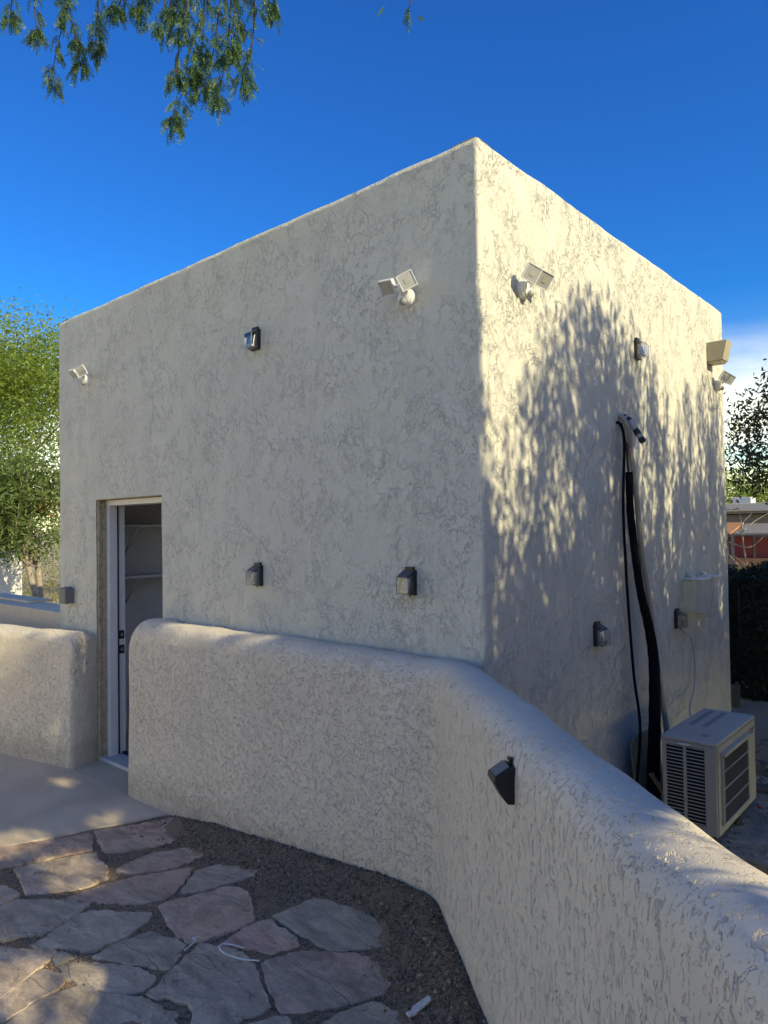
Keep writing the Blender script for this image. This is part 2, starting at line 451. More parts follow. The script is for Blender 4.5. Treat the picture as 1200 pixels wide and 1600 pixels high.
plain('dusty_concrete', (0.36, 0.29, 0.205), 0.9, var=0.35, scale=5, bump=0.004, bscale=70)
# soil: dark fine gravelly earth by the patio, dusty grey-brown behind the low wall, sandy further off
m = base_mat('soil')
nt = m.node_tree; L = nt.links; p = pbsdf(m)
tc = nd(nt, 'ShaderNodeTexCoord')
vo = nd(nt, 'ShaderNodeTexVoronoi', Scale=130.0); L.new(tc.outputs['Object'], vo.inputs['Vector'])
n1 = nd(nt, 'ShaderNodeTexNoise', Scale=3.0, Detail=8.0, Roughness=0.7); L.new(tc.outputs['Object'], n1.inputs['Vector'])
n2 = nd(nt, 'ShaderNodeTexNoise', Scale=60.0, Detail=6.0, Roughness=0.75); L.new(tc.outputs['Object'], n2.inputs['Vector'])
cr = nd(nt, 'ShaderNodeValToRGB')
cr.color_ramp.elements[0].position = 0.3; cr.color_ramp.elements[0].color = (0.19, 0.135, 0.085, 1)
cr.color_ramp.elements[1].position = 0.72; cr.color_ramp.elements[1].color = (0.42, 0.31, 0.20, 1)
L.new(n2.outputs[0], cr.inputs[0])
dist = nd(nt, 'ShaderNodeVectorMath', operation='LENGTH'); L.new(tc.outputs['Object'], dist.inputs[0])
dr = nd(nt, 'ShaderNodeMapRange'); dr.inputs[1].default_value, dr.inputs[2].default_value = 2.6, 4.5
L.new(dist.outputs['Value'], dr.inputs[0])
sand = nd(nt, 'ShaderNodeValToRGB')
sand.color_ramp.elements[0].color = (0.40, 0.31, 0.205, 1); sand.color_ramp.elements[1].color = (0.60, 0.48, 0.34, 1)
L.new(n1.outputs[0], sand.inputs[0])
mx = nd(nt, 'ShaderNodeMixRGB'); L.new(dr.outputs[0], mx.inputs[0]); L.new(cr.outputs[0], mx.inputs[1]); L.new(sand.outputs[0], mx.inputs[2])
L.new(mx.outputs[0], p.inputs['Base Color'])
ha = nd(nt, 'ShaderNodeMath', operation='SUBTRACT'); ha.inputs[0].default_value = 1.0; L.new(vo.outputs['Distance'], ha.inputs[1])
hb = nd(nt, 'ShaderNodeMath', operation='ADD'); L.new(ha.outputs[0], hb.inputs[0]); L.new(n2.outputs[0], hb.inputs[1])
bp = nd(nt, 'ShaderNodeBump', Distance=0.006); bp.inputs['Strength'].default_value = 1.0
L.new(hb.outputs[0], bp.inputs['Height']); L.new(bp.outputs[0], p.inputs['Normal'])
p.inputs['Roughness'].default_value = 0.95
p.inputs['Specular IOR Level'].default_value = 0.2

# loose gravel, one tone per pebble
leafmat('gravel', (0.09, 0.060, 0.038), (0.38, 0.27, 0.17), 0.0, 0.9)
leafmat('gravel_pale', (0.09, 0.075, 0.055), (0.30, 0.27, 0.22), 0.0, 0.9)

# ------------------------------------------------------------------ geometry helpers
def link_mesh(name, V, F, mat, parent=None, smooth=False, loc=(0, 0, 0), rot=None):
    me = bpy.data.meshes.new(name)
    V = np.asarray(V, dtype=np.float64)
    if isinstance(F, np.ndarray) and F.ndim == 2:
        k = F.shape[1]
        me.vertices.add(len(V)); me.vertices.foreach_set('co', V.astype(np.float32).ravel())
        me.loops.add(F.size); me.loops.foreach_set('vertex_index', F.astype(np.int32).ravel())
        me.polygons.add(len(F)); me.polygons.foreach_set('loop_start', np.arange(0, F.size, k, dtype=np.int32))
        me.update(calc_edges=True)
    else:
        me.from_pydata([tuple(v) for v in V], [], [tuple(f) for f in F])
        me.update()
    me.materials.append(MATS[mat] if isinstance(mat, str) else mat)
    if smooth:
        me.polygons.foreach_set('use_smooth', np.ones(len(me.polygons), dtype=bool))
    o = bpy.data.objects.new(name, me)
    COL.objects.link(o)
    o.location = loc
    if rot is not None:
        o.rotation_euler = rot
    if parent is not None:
        o.parent = parent
    return o

def obj_of(name, me, parent=None, loc=(0, 0, 0), rot=None, scale=None):
    o = bpy.data.objects.new(name, me)
    COL.objects.link(o)
    o.location = loc
    if rot is not None: o.rotation_euler = rot
    if scale is not None: o.scale = scale
    if parent is not None: o.parent = parent
    return o

def tag(o, label=None, cat=None, group=None, kind=None):
    if label: o['label'] = label
    if cat: o['category'] = cat
    if group: o['group'] = group
    if kind: o['kind'] = kind
    return o

def empty(name, loc=(0, 0, 0), rot=None):
    o = bpy.data.objects.new(name, None)
    COL.objects.link(o)
    o.location = loc
    o.empty_display_size = 0.1
    if rot is not None: o.rotation_euler = rot
    return o

def copy_tree(o, parent=None):
    c = o.copy(); COL.objects.link(c); c.parent = parent
    for ch in list(o.children):
        copy_tree(ch, c)
    return c

def bm_done(bm, name, mat, parent=None, loc=(0, 0, 0), rot=None, smooth=False):
    me = bpy.data.meshes.new(name)
    bm.normal_update()
    bm.to_mesh(me); bm.free()
    me.materials.append(MATS[mat])
    if smooth:
        for p_ in me.polygons: p_.use_smooth = True
    o = bpy.data.objects.new(name, me)
    COL.objects.link(o)
    o.location = loc
    if rot is not None: o.rotation_euler = rot
    if parent is not None: o.parent = parent
    return o

def bm_box(bm, x0, x1, y0, y1, z0, z1, bev=0.0, seg=2):
    r = bmesh.ops.create_cube(bm, size=1.0)
    vsx = r['verts']
    for v in vsx:
        v.co = Vector((x0 + (v.co.x + .5) * (x1 - x0), y0 + (v.co.y + .5) * (y1 - y0), z0 + (v.co.z + .5) * (z1 - z0)))
    if bev > 0:
        es = list({e for v in vsx for e in v.link_edges})
        bmesh.ops.bevel(bm, geom=es, offset=bev, segments=seg, affect='EDGES', profile=0.6)

def box(name, x0, x1, y0, y1, z0, z1, mat, parent=None, bev=0.003, loc=(0, 0, 0), rot=None):
    bm = bmesh.new()
    bm_box(bm, x0, x1, y0, y1, z0, z1, bev)
    return bm_done(bm, name, mat, parent, loc, rot)

def prism(name, prof, axis, a0, a1, mat, parent=None, bev=0.003, loc=(0, 0, 0), rot=None):
    """extrude a 2-D outline along an axis; prof is in the two other axes, in order"""
    bm = bmesh.new()
    def P(u, v, w):
        return {'x': (w, u, v), 'y': (u, w, v), 'z': (u, v, w)}[axis]
    a = [bm.verts.new(P(u, v, a0)) for u, v in prof]
    b = [bm.verts.new(P(u, v, a1)) for u, v in prof]
    bm.faces.new(a); bm.faces.new(list(reversed(b)))
    n = len(prof)
    for i in range(n):
        bm.faces.new((a[i], b[i], b[(i + 1) % n], a[(i + 1) % n]))
    bmesh.ops.recalc_face_normals(bm, faces=bm.faces[:])
    if bev > 0:
        bmesh.ops.bevel(bm, geom=bm.edges[:], offset=bev, segments=2, affect='EDGES', profile=0.6)
    return bm_done(bm, name, mat, parent, loc, rot)

def spline(pts, n):
    """Catmull-Rom through pts, n samples per span"""
    P = [np.array(p_, float) for p_ in pts]
    P = [2 * P[0] - P[1]] + P + [2 * P[-1] - P[-2]]
    out = []
    for i in range(1, len(P) - 2):
        for k in range(n):
            t = k / n
            a, b, c, d = P[i - 1], P[i], P[i + 1], P[i + 2]
            out.append(0.5 * ((2 * b) + (-a + c) * t + (2 * a - 5 * b + 4 * c - d) * t * t + (-a + 3 * b - 3 * c + d) * t ** 3))
    out.append(P[-2])
    return np.array(out)

def tube_vf(pts, rad, sides=8, v0=0):
    pts = np.asarray(pts, float); n = len(pts)
    rad = np.full(n, rad) if np.isscalar(rad) else np.asarray(rad, float)
    T = np.gradient(pts, axis=0); T /= np.linalg.norm(T, axis=1)[:, None] + 1e-9
    ref = np.array([0, 0, 1.0]) if abs(T[0][2]) < .9 else np.array([1.0, 0, 0])
    N = ref - T[0] * (ref @ T[0]); N /= np.linalg.norm(N)
    V = []
    for i in range(n):
        N = N - T[i] * (N @ T[i]); N /= np.linalg.norm(N) + 1e-9
        B = np.cross(T[i], N)
        for k in range(sides):
            a = 2 * math.pi * k / sides
            V.append(pts[i] + rad[i] * (math.cos(a) * N + math.sin(a) * B))
    F = []
    for i in range(n - 1):
        for k in range(sides):
            k2 = (k + 1) % sides
            F.append((v0 + i * sides + k, v0 + i * sides + k2, v0 + (i + 1) * sides + k2, v0 + (i + 1) * sides + k))
    F.append(tuple(v0 + k for k in reversed(range(sides))))
    F.append(tuple(v0 + (n - 1) * sides + k for k in range(sides)))
    return V, F

def tube(name, pts, rad, mat, parent=None, sides=10, loc=(0, 0, 0)):
    V, F = tube_vf(pts, rad, sides)
    return link_mesh(name, V, F, mat, parent, True, loc)

def tubes(name, lst, mat, parent=None, loc=(0, 0, 0)):
    V, F = [], []
    for pts, rad, sides in lst:
        v, f = tube_vf(pts, rad, sides, len(V))
        V += list(v); F += f
    return link_mesh(name, V, F, mat, parent, True, loc)

def lathe(name, prof, mat, parent=None, seg=24, loc=(0, 0, 0), rot=None):
    """prof: (radius, height along z)"""
    V, F = [], []
    for r_, h_ in prof:
        for k in range(seg):
            a = 2 * math.pi * k / seg
            V.append((r_ * math.cos(a), r_ * math.sin(a), h_))
    for i in range(len(prof) - 1):
        for k in range(seg):
            k2 = (k + 1) % seg
            F.append((i * seg + k, i * seg + k2, (i + 1) * seg + k2, (i + 1) * seg + k))
    F.append(tuple(reversed(range(seg))))
    F.append(tuple((len(prof) - 1) * seg + k for k in range(seg)))
    o = link_mesh(name, V, F, mat, parent, False, loc, rot)
    return o

def leaf_quads(P, D, Nn, ln, wd):
    """pointed leaves as rhombs: P base points, D directions, Nn side vectors (n,3), ln/wd arrays"""
    n = len(P)
    D = D / (np.linalg.norm(D, axis=1)[:, None] + 1e-9)
    W = np.cross(D, Nn); W /= (np.linalg.norm(W, axis=1)[:, None] + 1e-9)
    V = np.empty((n, 4, 3))
    V[:, 0] = P
    V[:, 1] = P + D * (ln * .45)[:, None] + W * (wd * .5)[:, None]
    V[:, 2] = P + D * ln[:, None]
    V[:, 3] = P + D * (ln * .45)[:, None] - W * (wd * .5)[:, None]
    return V.reshape(-1, 3), np.arange(4 * n).reshape(n, 4)

def rvec(n):
    v = rng.normal(size=(n, 3))
    return v / np.linalg.norm(v, axis=1)[:, None]

def wav(x, y, s=1.0, ph=0.0):
    return (np.sin(x * 1.7 * s + 1.3 + ph) * np.cos(y * 2.3 * s + .4 + ph * 1.7) + .5 * np.sin(x * 4.1 * s + y * 3.3 * s + ph) + .3 * np.cos(x * 9.3 * s - y * 7.1 * s + 2 * ph)) / 1.8

# ------------------------------------------------------------------ ground, slab
W_, D_, H_ = 4.367, 3.77, 3.664

def gz(x):
    return np.clip(.085 * (np.asarray(x, float) + 2.35), 0, .16)

LW_DIR = np.array([0.759, -0.651])
def d_lowwall(x, y):
    """distance from the patio-side face of the low wall (positive on the patio side)"""
    x = np.asarray(x, float); y = np.asarray(y, float)
    d1 = -.215 - y
    n = np.array([-0.651, -0.759])
    d2 = (x - .33) * n[0] + (y + .62) * n[1]
    return np.minimum(d1, d2)

def soil_z(x, y):
    d = d_lowwall(x, y)
    m_ = np.clip(1 - np.abs(d - .05) / .40, 0, 1)
    inside = (np.abs(np.asarray(x)) < 4) & (np.asarray(y) > -3)
    back = (d < -.16) & inside & (np.asarray(x) > .0) & (np.asarray(y) < 2.6)
    return np.where(back, .055, gz(x) - .010) + np.where((d > -.06) & inside, .040 * m_ * m_ * np.clip((np.asarray(x, float) + 2.3) / .5, 0, 1), 0) + .006 * wav(np.asarray(x) * 3, np.asarray(y) * 3, 1.5)

def axis_samples(c0, c1, step, far):
    a = list(np.arange(c0, c1 + 1e-6, step))
    s = step; lo = [c0]; hi = [a[-1]]
    while hi[-1] < far:
        s *= 1.35; hi.append(hi[-1] + s)
    s = step
    while lo[-1] > -far:
        s *= 1.35; lo.append(lo[-1] - s)
    return np.array(lo[:0:-1] + a + hi[1:])

gx = axis_samples(-3.0, 2.4, .03, 900); gy = axis_samples(-2.6, 3.0, .03, 900)
GX, GY = np.meshgrid(gx, gy, indexing='ij')
GZ = soil_z(GX, GY) + np.where(GX < -9, np.clip((-9 - GX) * .012, 0, 2.0), 0)
V = np.stack([GX, GY, GZ], -1).reshape(-1, 3)
ny = len(gy)
i, j = np.meshgrid(np.arange(len(gx) - 1), np.arange(ny - 1), indexing='ij')
a = (i * ny + j).ravel()
F = np.stack([a, a + ny, a + ny + 1, a + 1], -1)
tag(link_mesh('ground', V, F, 'soil', smooth=True), kind='structure')

def slab(name, poly, z0, z1, mat, parent=None):
    return prism(name, poly, 'z', z0, z1, mat, parent, bev=0.006)

tag(slab('patio_slab', [(-2.835, -.212), (-2.30, -.205), (-2.645, -1.13), (-3.39, -3.1), (-9.0, -3.1), (-9.0, -.6), (-3.72, -.214)], -.09, 0.0, 'concrete'), kind='structure')
tag(slab('door_landing', [(-3.74, -.206), (-2.78, -.204), (-2.70, -.02), (-2.70, .095), (-3.74, .095)], -.09, -.004, 'concrete'), kind='structure')

# ------------------------------------------------------------------ building shell
DX0, DX1, DZ = -3.705, -2.728, 2.088       # door opening

def frange(a_, b_, st):
    n = max(1, int(round((b_ - a_) / st)))
    return list(np.linspace(a_, b_, n + 1))

cr_ = .016
per = []      # (x, y, nx, ny, corner or None)
fs = frange(-W_ + cr_, DX0, .012)[:-1] + frange(DX0, DX1, .03)[:-1] + frange(DX1, -cr_, .012)
for x in fs: per.append((x, 0, 0, -1, None))
def arc(cx, cy, a0):
    n1 = (math.cos(a0), math.sin(a0)); n2 = (math.cos(a0 + math.pi / 2), math.sin(a0 + math.pi / 2))
    cpt = (cx + cr_ * (n1[0] + n2[0]), cy + cr_ * (n1[1] + n2[1]))
    for k in range(1, 6):
        t = a0 + math.pi / 2 * k / 6
        per.append((cx + cr_ * math.cos(t), cy + cr_ * math.sin(t), math.cos(t), math.sin(t), (cpt, n1, n2)))
arc(-cr_, cr_, -math.pi / 2)
for y in frange(cr_, D_ - cr_, .012): per.append((0, y, 1, 0, None))
arc(-cr_, D_ - cr_, 0)
for x in list(np.linspace(-cr_, -W_ + cr_, 30)): per.append((x, D_, 0, 1, None))
arc(-W_ + cr_, D_ - cr_, math.pi / 2)
for y in list(np.linspace(D_ - cr_, cr_, 60)): per.append((-W_, y, -1, 0, None))
arc(-W_ + cr_, cr_, math.pi)
zs = frange(-.12, DZ, .012)[:-1] + frange(DZ, H_ - .035, .012)
prof = [(0.0, z) for z in zs]
for k in range(1, 8):
    t = math.pi / 2 * k / 7
    prof.append((.035 - .035 * math.cos(t), H_ - .035 + .035 * math.sin(t)))
prof += [(.10, H_), (.16, H_ - .004), (.19, H_ - .03), (.20, H_ - .10), (.20, H_ - .38)]
n_p, n_z = len(per), len(prof)
V = np.zeros((n_p, n_z, 3))
for ii, (x, y, nx, ny_, cor) in enumerate(per):
    for jj, (d, z) in enumerate(prof):
        if cor is not None and d > cr_:
            (cx, cy), a1, a2 = cor
            V[ii, jj] = (cx - d * (a1[0] + a2[0]), cy - d * (a1[1] + a2[1]), z)
        else:
            V[ii, jj] = (x - d * nx, y - d * ny_, z)
# gentle unevenness of a hand-floated wall and of the parapet line
NX = np.array([p_[2] for p_ in per]); NY = np.array([p_[3] for p_ in per])
s_ = V[:, 0, 0] + V[:, 0, 1]
for jj in range(n_z):
    w = .003 * wav(s_ * 1.0, V[:, jj, 2] * 1.0, 1.3) + .0012 * wav(s_, V[:, jj, 2], 4.0, 2.0)
    V[:, jj, 0] += NX * w; V[:, jj, 1] += NY * w
top = np.clip((V[:, :, 2] - (H_ - .45)) / .4, 0, 1)
sag = .006 * wav(s_ * 1.4, s_ * .3, 1.6, .7) + .0018 * wav(s_ * 6, s_, 1.2, .2)
corner_dip = .0 * np.exp(-((V[:, 0, 0] + .02) ** 2 + (V[:, 0, 1] - .02) ** 2) / .010)
V[:, :, 2] += top * (sag + corner_dip)[:, None]
i, j = np.meshgrid(np.arange(n_p), np.arange(n_z - 1), indexing='ij')
i = i.ravel(); j = j.ravel(); i2 = (i + 1) % n_p
F = np.stack([i * n_z + j, i2 * n_z + j, i2 * n_z + j + 1, i * n_z + j + 1], -1)
xm = (V[i, j, 0] + V[i2, j, 0]) / 2; ym = (V[i, j, 1] + V[i2, j, 1]) / 2; zm = (V[i, j, 2] + V[i, j + 1, 2]) / 2
hole = (np.abs(ym) < .02) & (xm > DX0) & (xm < DX1) & (zm < DZ)
F = F[~hole]

house = empty('stucco_building', (-W_ / 2, D_ / 2, 0))
tag(house, 'tall flat-roofed cream stucco cube of a building with an open doorway', 'building')
hl = (W_ / 2, -D_ / 2, 0)
link_mesh('stucco_wall', V.reshape(-1, 3), F, 'stucco_wall', house, True, hl)
box('roof', -W_ + .19, -.19, .19, D_ - .19, H_ - .40, H_ - .34, 'roof_coating', house, 0, hl)
# raw reveal round the doorway, then a white door frame set back in it
rv = .085
box('reveal', DX0 - .03, DX0 + .003, .006, rv + .14, -.05, DZ + .02, 'reveal_wood', house, .004, hl)
box('reveal', DX1 - .003, DX1 + .03, .008, rv + .14, -.05, DZ + .02, 'stucco_wall', house, 0, hl)
box('reveal', DX0 - .03, DX1 + .03, .009, rv + .142, DZ - .004, DZ + .035, 'reveal_wood', house, .004, hl)
for k, (xa, xb, ya, yb) in enumerate([(DX0 + .003, DX0 + .014, .012, .030), (DX0 + .003, DX0 + .010, .050, .060)]):
    box('reveal_strip', xa, xb, ya, yb, -.02, DZ - .004, 'reveal_wood', house, .002, hl)
fr_ = empty('door_frame', (DX0 - (-W_ / 2), rv - D_ / 2, 0)); fr_.parent = house
def fbox(name, x0, x1, y0, y1, z0, z1, mat, bev=.003):
    return box(name, x0, x1, y0, y1, z0, z1, mat, fr_, bev, (-DX0, -rv, 0))
fbox('jamb', DX0 + .003, DX0 + .048, rv, rv + .07, .0, DZ - .004, 'white_paint', .004)
fbox('jamb', DX0 + .003, DX0 + .040, rv + .078, rv + .14, .0, DZ - .004, 'white_paint', .002)
fbox('weatherstrip', DX0 + .003, DX0 + .052, rv + .068, rv + .080, .0, DZ - .03, 'black_plastic', .001)
fbox('jamb', DX1 - .048, DX1 - .003, rv + .001, rv + .139, .0, DZ - .004, 'white_paint', .004)
fbox('head', DX0 + .003, DX1 - .003, rv - .003, rv + .137, DZ - .048, DZ - .006, 'white_paint', .004)
for zc in (.985, .865):
    fbox('strike_plate', DX0 + .0385, DX0 + .0425, rv + .085, rv + .128, zc - .035, zc + .035, 'dark_metal', .001)
    fbox('strike_plate', DX0 + .041, DX0 + .044, rv + .098, rv + .116, zc - .012, zc + .012, 'grey_plastic', .001)
fbox('threshold', DX0 - .005, DX1 + .005, rv - .06, rv + .10, -.02, .022, 'grey_white_paint', .006)
fbox('threshold_seal', DX0 + .04, DX1 - .04, rv + .105, rv + .135, .0, .034, 'black_plastic', .002)
# the door leaf, swung inwards on its right-hand hinges
dl = empty('door', (DX1 - .05 + W_ / 2, rv + .145 - D_ / 2, .03)); dl.parent = house
dl.rotation_euler = (0, 0, R(-100))
box('door_panel', -.86, 0, 0, .042, 0, 2.0, 'white_paint', dl, .003)
lathe('door_handle', [(.026, 0), (.026, .008), (.011, .012), (.011, .04), (.024, .046), (.028, .06), (.02, .072), (.004, .074)], 'dark_metal', dl, 16, (-.80, 0, .93), (R(90), 0, 0))

# ------------------------------------------------------------------ the room behind the doorway
ix0, ix1, iy0, iy1, iz1 = -4.18, -.18, rv + .142, 3.58, 2.75
bm = bmesh.new()
def quad(bm, *pts):
    bm.faces.new([bm.verts.new(p_) for p_ in pts])
quad(bm, (ix0, iy0, .02), (ix0, iy1, .02), (ix0, iy1, iz1), (ix0, iy0, iz1))
quad(bm, (ix0, iy1, .02), (ix1, iy1, .02), (ix1, iy1, iz1), (ix0, iy1, iz1))
quad(bm, (ix1, iy1, .02), (ix1, iy0, .02), (ix1, iy0, iz1), (ix1, iy1, iz1))
quad(bm, (ix0, iy0, .02), (ix0, iy0, iz1), (DX0, iy0, iz1), (DX0, iy0, .02))
quad(bm, (DX1, iy0, .02), (DX1, iy0, iz1), (ix1, iy0, iz1), (ix1, iy0, .02))
quad(bm, (DX0, iy0, DZ), (DX0, iy0, iz1), (DX1, iy0, iz1), (DX1, iy0, DZ))
quad(bm, (ix0, iy0, iz1), (ix0, iy1, iz1), (ix1, iy1, iz1), (ix1, iy0, iz1))
bm_done(bm, 'interior_wall', 'interior_paint', house, hl)
box('interior_floor', ix0 - .02, ix1 + .02, iy0 - .002, iy1 + .02, -.04, .018, 'interior_floor', house, 0, hl)
box('baseboard', ix0, ix0 + .014, iy0 + .01, iy1 - .01, .02, .12, 'white_paint', house, .003, hl)
for k, (zc, lab) in enumerate([(1.875, 'upper white shelf on brackets inside the open doorway'), (1.43, 'lower white shelf on brackets inside the open doorway')]):
    sh = empty('wall_shelf', (ix0, .9, zc))
    tag(sh, lab, 'shelf', 'shelves inside the doorway')
    box('shelf_board', 0, .30, -.62, 1.2, -.012, .012, 'white_paint', sh, .003)
    for yb in (-.40, .45):
        box('bracket', 0, .020, yb - .012, yb + .012, -.26, -.013, 'white_paint', sh, .002)
        tube('brace', [(.012, yb, -.24), (.26, yb, -.016)], .008, 'white_paint', sh, 8)
pn = empty('switch_panel', (ix0, 1.04, 1.10))
tag(pn, 'small grey electrical panel on the inside wall seen through the doorway', 'electrical panel')
box('panel_box', 0, .05, -.10, .10, -.12, .12, 'grey_plastic', pn, .004)
box('panel_door', .05, .058, -.085, .085, -.10, .10, 'grey_plastic', pn, .003)

# ------------------------------------------------------------------ low stucco walls
def sweep(name, path, prof, mat, parent=None, endtaper=None):
    """prof: (offset to the right of travel, z); endtaper: fn(arc length) -> drop of the top, as 0..1"""
    path = np.asarray(path, float)
    T = np.gradient(path, axis=0); T /= np.linalg.norm(T, axis=1)[:, None]
    Rt = np.stack([T[:, 1], -T[:, 0]], -1)
    s = np.concatenate([[0], np.cumsum(np.linalg.norm(np.diff(path, axis=0), axis=1))])
    prof = np.asarray(prof, float)
    zt = prof[:, 1].max()
    V = np.zeros((len(path), len(prof), 3))
    for i_ in range(len(path)):
        k, wsc = endtaper(s[i_], s[-1]) if endtaper else (0, 1)
        o_ = prof[:, 0] * wsc
        hz = prof[:, 1] - k * np.clip((prof[:, 1] - .2) / (zt - .2), 0, 1)
        w = .004 * wav(np.full(len(o_), s[i_] * 1.3), hz * 1.3, 1.6) * np.sign(o_)
        crest = .010 * wav(np.full(len(o_), s[i_] * 1.5), hz * 0, 1.5, .3) * np.clip((hz - .6) / .6, 0, 1)
        V[i_, :, 0] = path[i_, 0] + Rt[i_, 0] * (o_ + w)
        V[i_, :, 1] = path[i_, 1] + Rt[i_, 1] * (o_ + w)
        V[i_, :, 2] = hz + crest
    n, m_ = len(path), len(prof)
    i_, j_ = np.meshgrid(np.arange(n - 1), np.arange(m_ - 1), indexing='ij')
    a_ = (i_ * m_ + j_).ravel()
    F = [tuple(f) for f in np.stack([a_, a_ + m_, a_ + m_ + 1, a_ + 1], -1)]
    F.append(tuple(range(m_))); F.append(tuple((n - 1) * m_ + k for k in reversed(range(m_))))
    return link_mesh(name, V.reshape(-1, 3), F, mat, parent, True)

def wall_profile(hw, ztop, rz, zb, step, batter=.012, ex=2.4):
    """right (patio) side first, over the rounded top, down the back"""
    pr = []
    for z in frange(zb, ztop - rz, step):
        pr.append((hw + batter * (1 - z / ztop), z))
    for k in range(1, 40):
        t = math.pi * k / 40
        c_, s__ = math.cos(t), math.sin(t)
        pr.append((hw * math.copysign(abs(c_) ** (2 / ex), c_), ztop - rz + rz * abs(s__) ** (2 / ex)))
    for z in frange(ztop - rz, zb, .06):
        pr.append((-hw, z))
    return pr

pth = [(x, -.100) for x in frange(-2.825, -.215, .011)]
cx, cy, rr_ = -.215, -.100 - .34, .34
turn = math.atan2(.651, .759)
for k in range(1, 19):
    t = turn * k / 18
    pth.append((cx + rr_ * math.sin(t), cy + rr_ * math.cos(t)))
lx, ly = pth[-1]
for s0 in frange(0, 2.4, .011)[1:]: pth.append((lx + .759 * s0, ly - .651 * s0))
for s0 in frange(2.4, 4.2, .08)[1:]: pth.append((lx + .759 * s0, ly - .651 * s0))
def end_l(s, tot):
    if s > .16: return (0, 1)
    u = 1 - s / .16
    return (.17 * (1 - math.sqrt(max(0, 1 - u * u))), 1 - .10 * (1 - math.sqrt(max(0, 1 - u * u))))
lw = sweep('garden_wall', pth, wall_profile(.118, 1.215, .125, -.12, .012), 'stucco_low', None, end_l)
tag(lw, 'low cream stucco wall with rounded top, bending from the doorway towards the camera', 'garden wall')

# the other low wall, left of the doorway
pl = [(-3.690 - .978 * s0, -.100 - .21 * s0) for s0 in frange(0, 1.3, .014)] + [(-3.690 - .978 * s0, -.100 - .21 * s0) for s0 in frange(1.3, 4.6, .1)[1:]]
pl = pl[::-1]
def end_r(s, tot):
    s = tot - s
    if s > .07: return (0, 1)
    u = 1 - s / .07
    return (.06 * (1 - math.sqrt(max(0, 1 - u * u))), 1 - .25 * (1 - math.sqrt(max(0, 1 - u * u))))
lw2 = sweep('garden_wall', pl, wall_profile(.128, 1.035, .10, -.12, .014), 'stucco_low', None, end_r)
tag(lw2, 'short low beige stucco wall ending left of the doorway beside the grey box', 'garden wall')
lg = empty('ledge_wall', (-5.8, .30, 0))
tag(lg, 'smooth bluish-grey ledge behind the low wall at the left frame edge', 'ledge')
box('ledge_block', -2.5, 1.425, -.20, .15, -.05, 1.11, 'smooth_plaster', lg, .008)
box('ledge_cap', -2.5, .1, -.02, .22, 1.11, 1.135, 'smooth_plaster', lg, .008)

# unseen house added beyond the left frame edge to bounce warm sunlight
mh = empty('added_house', (-8.6, -6.5, 0))
tag(mh, 'sunlit cream stucco house added left of the patio, outside the frame, to bounce warm light', 'house')
box('wall', -1.0, 1.0, -7.0, 4.0, -.1, 3.7, 'sun_plaster', mh, .03)
box('parapet', -1.1, 1.05, -7.05, 4.05, 3.7, 3.85, 'sun_plaster', mh, .03)
for yy in (-4.5, -1.2, 2.0):
    wf = box('window', 1.0, 1.03, yy - .6, yy + .6, 1.0, 2.1, 'window_dark', mh, .004)
    box('window_sill', 1.0, 1.09, yy - .68, yy + .68, .92, .995, 'sun_plaster', wf, .006)

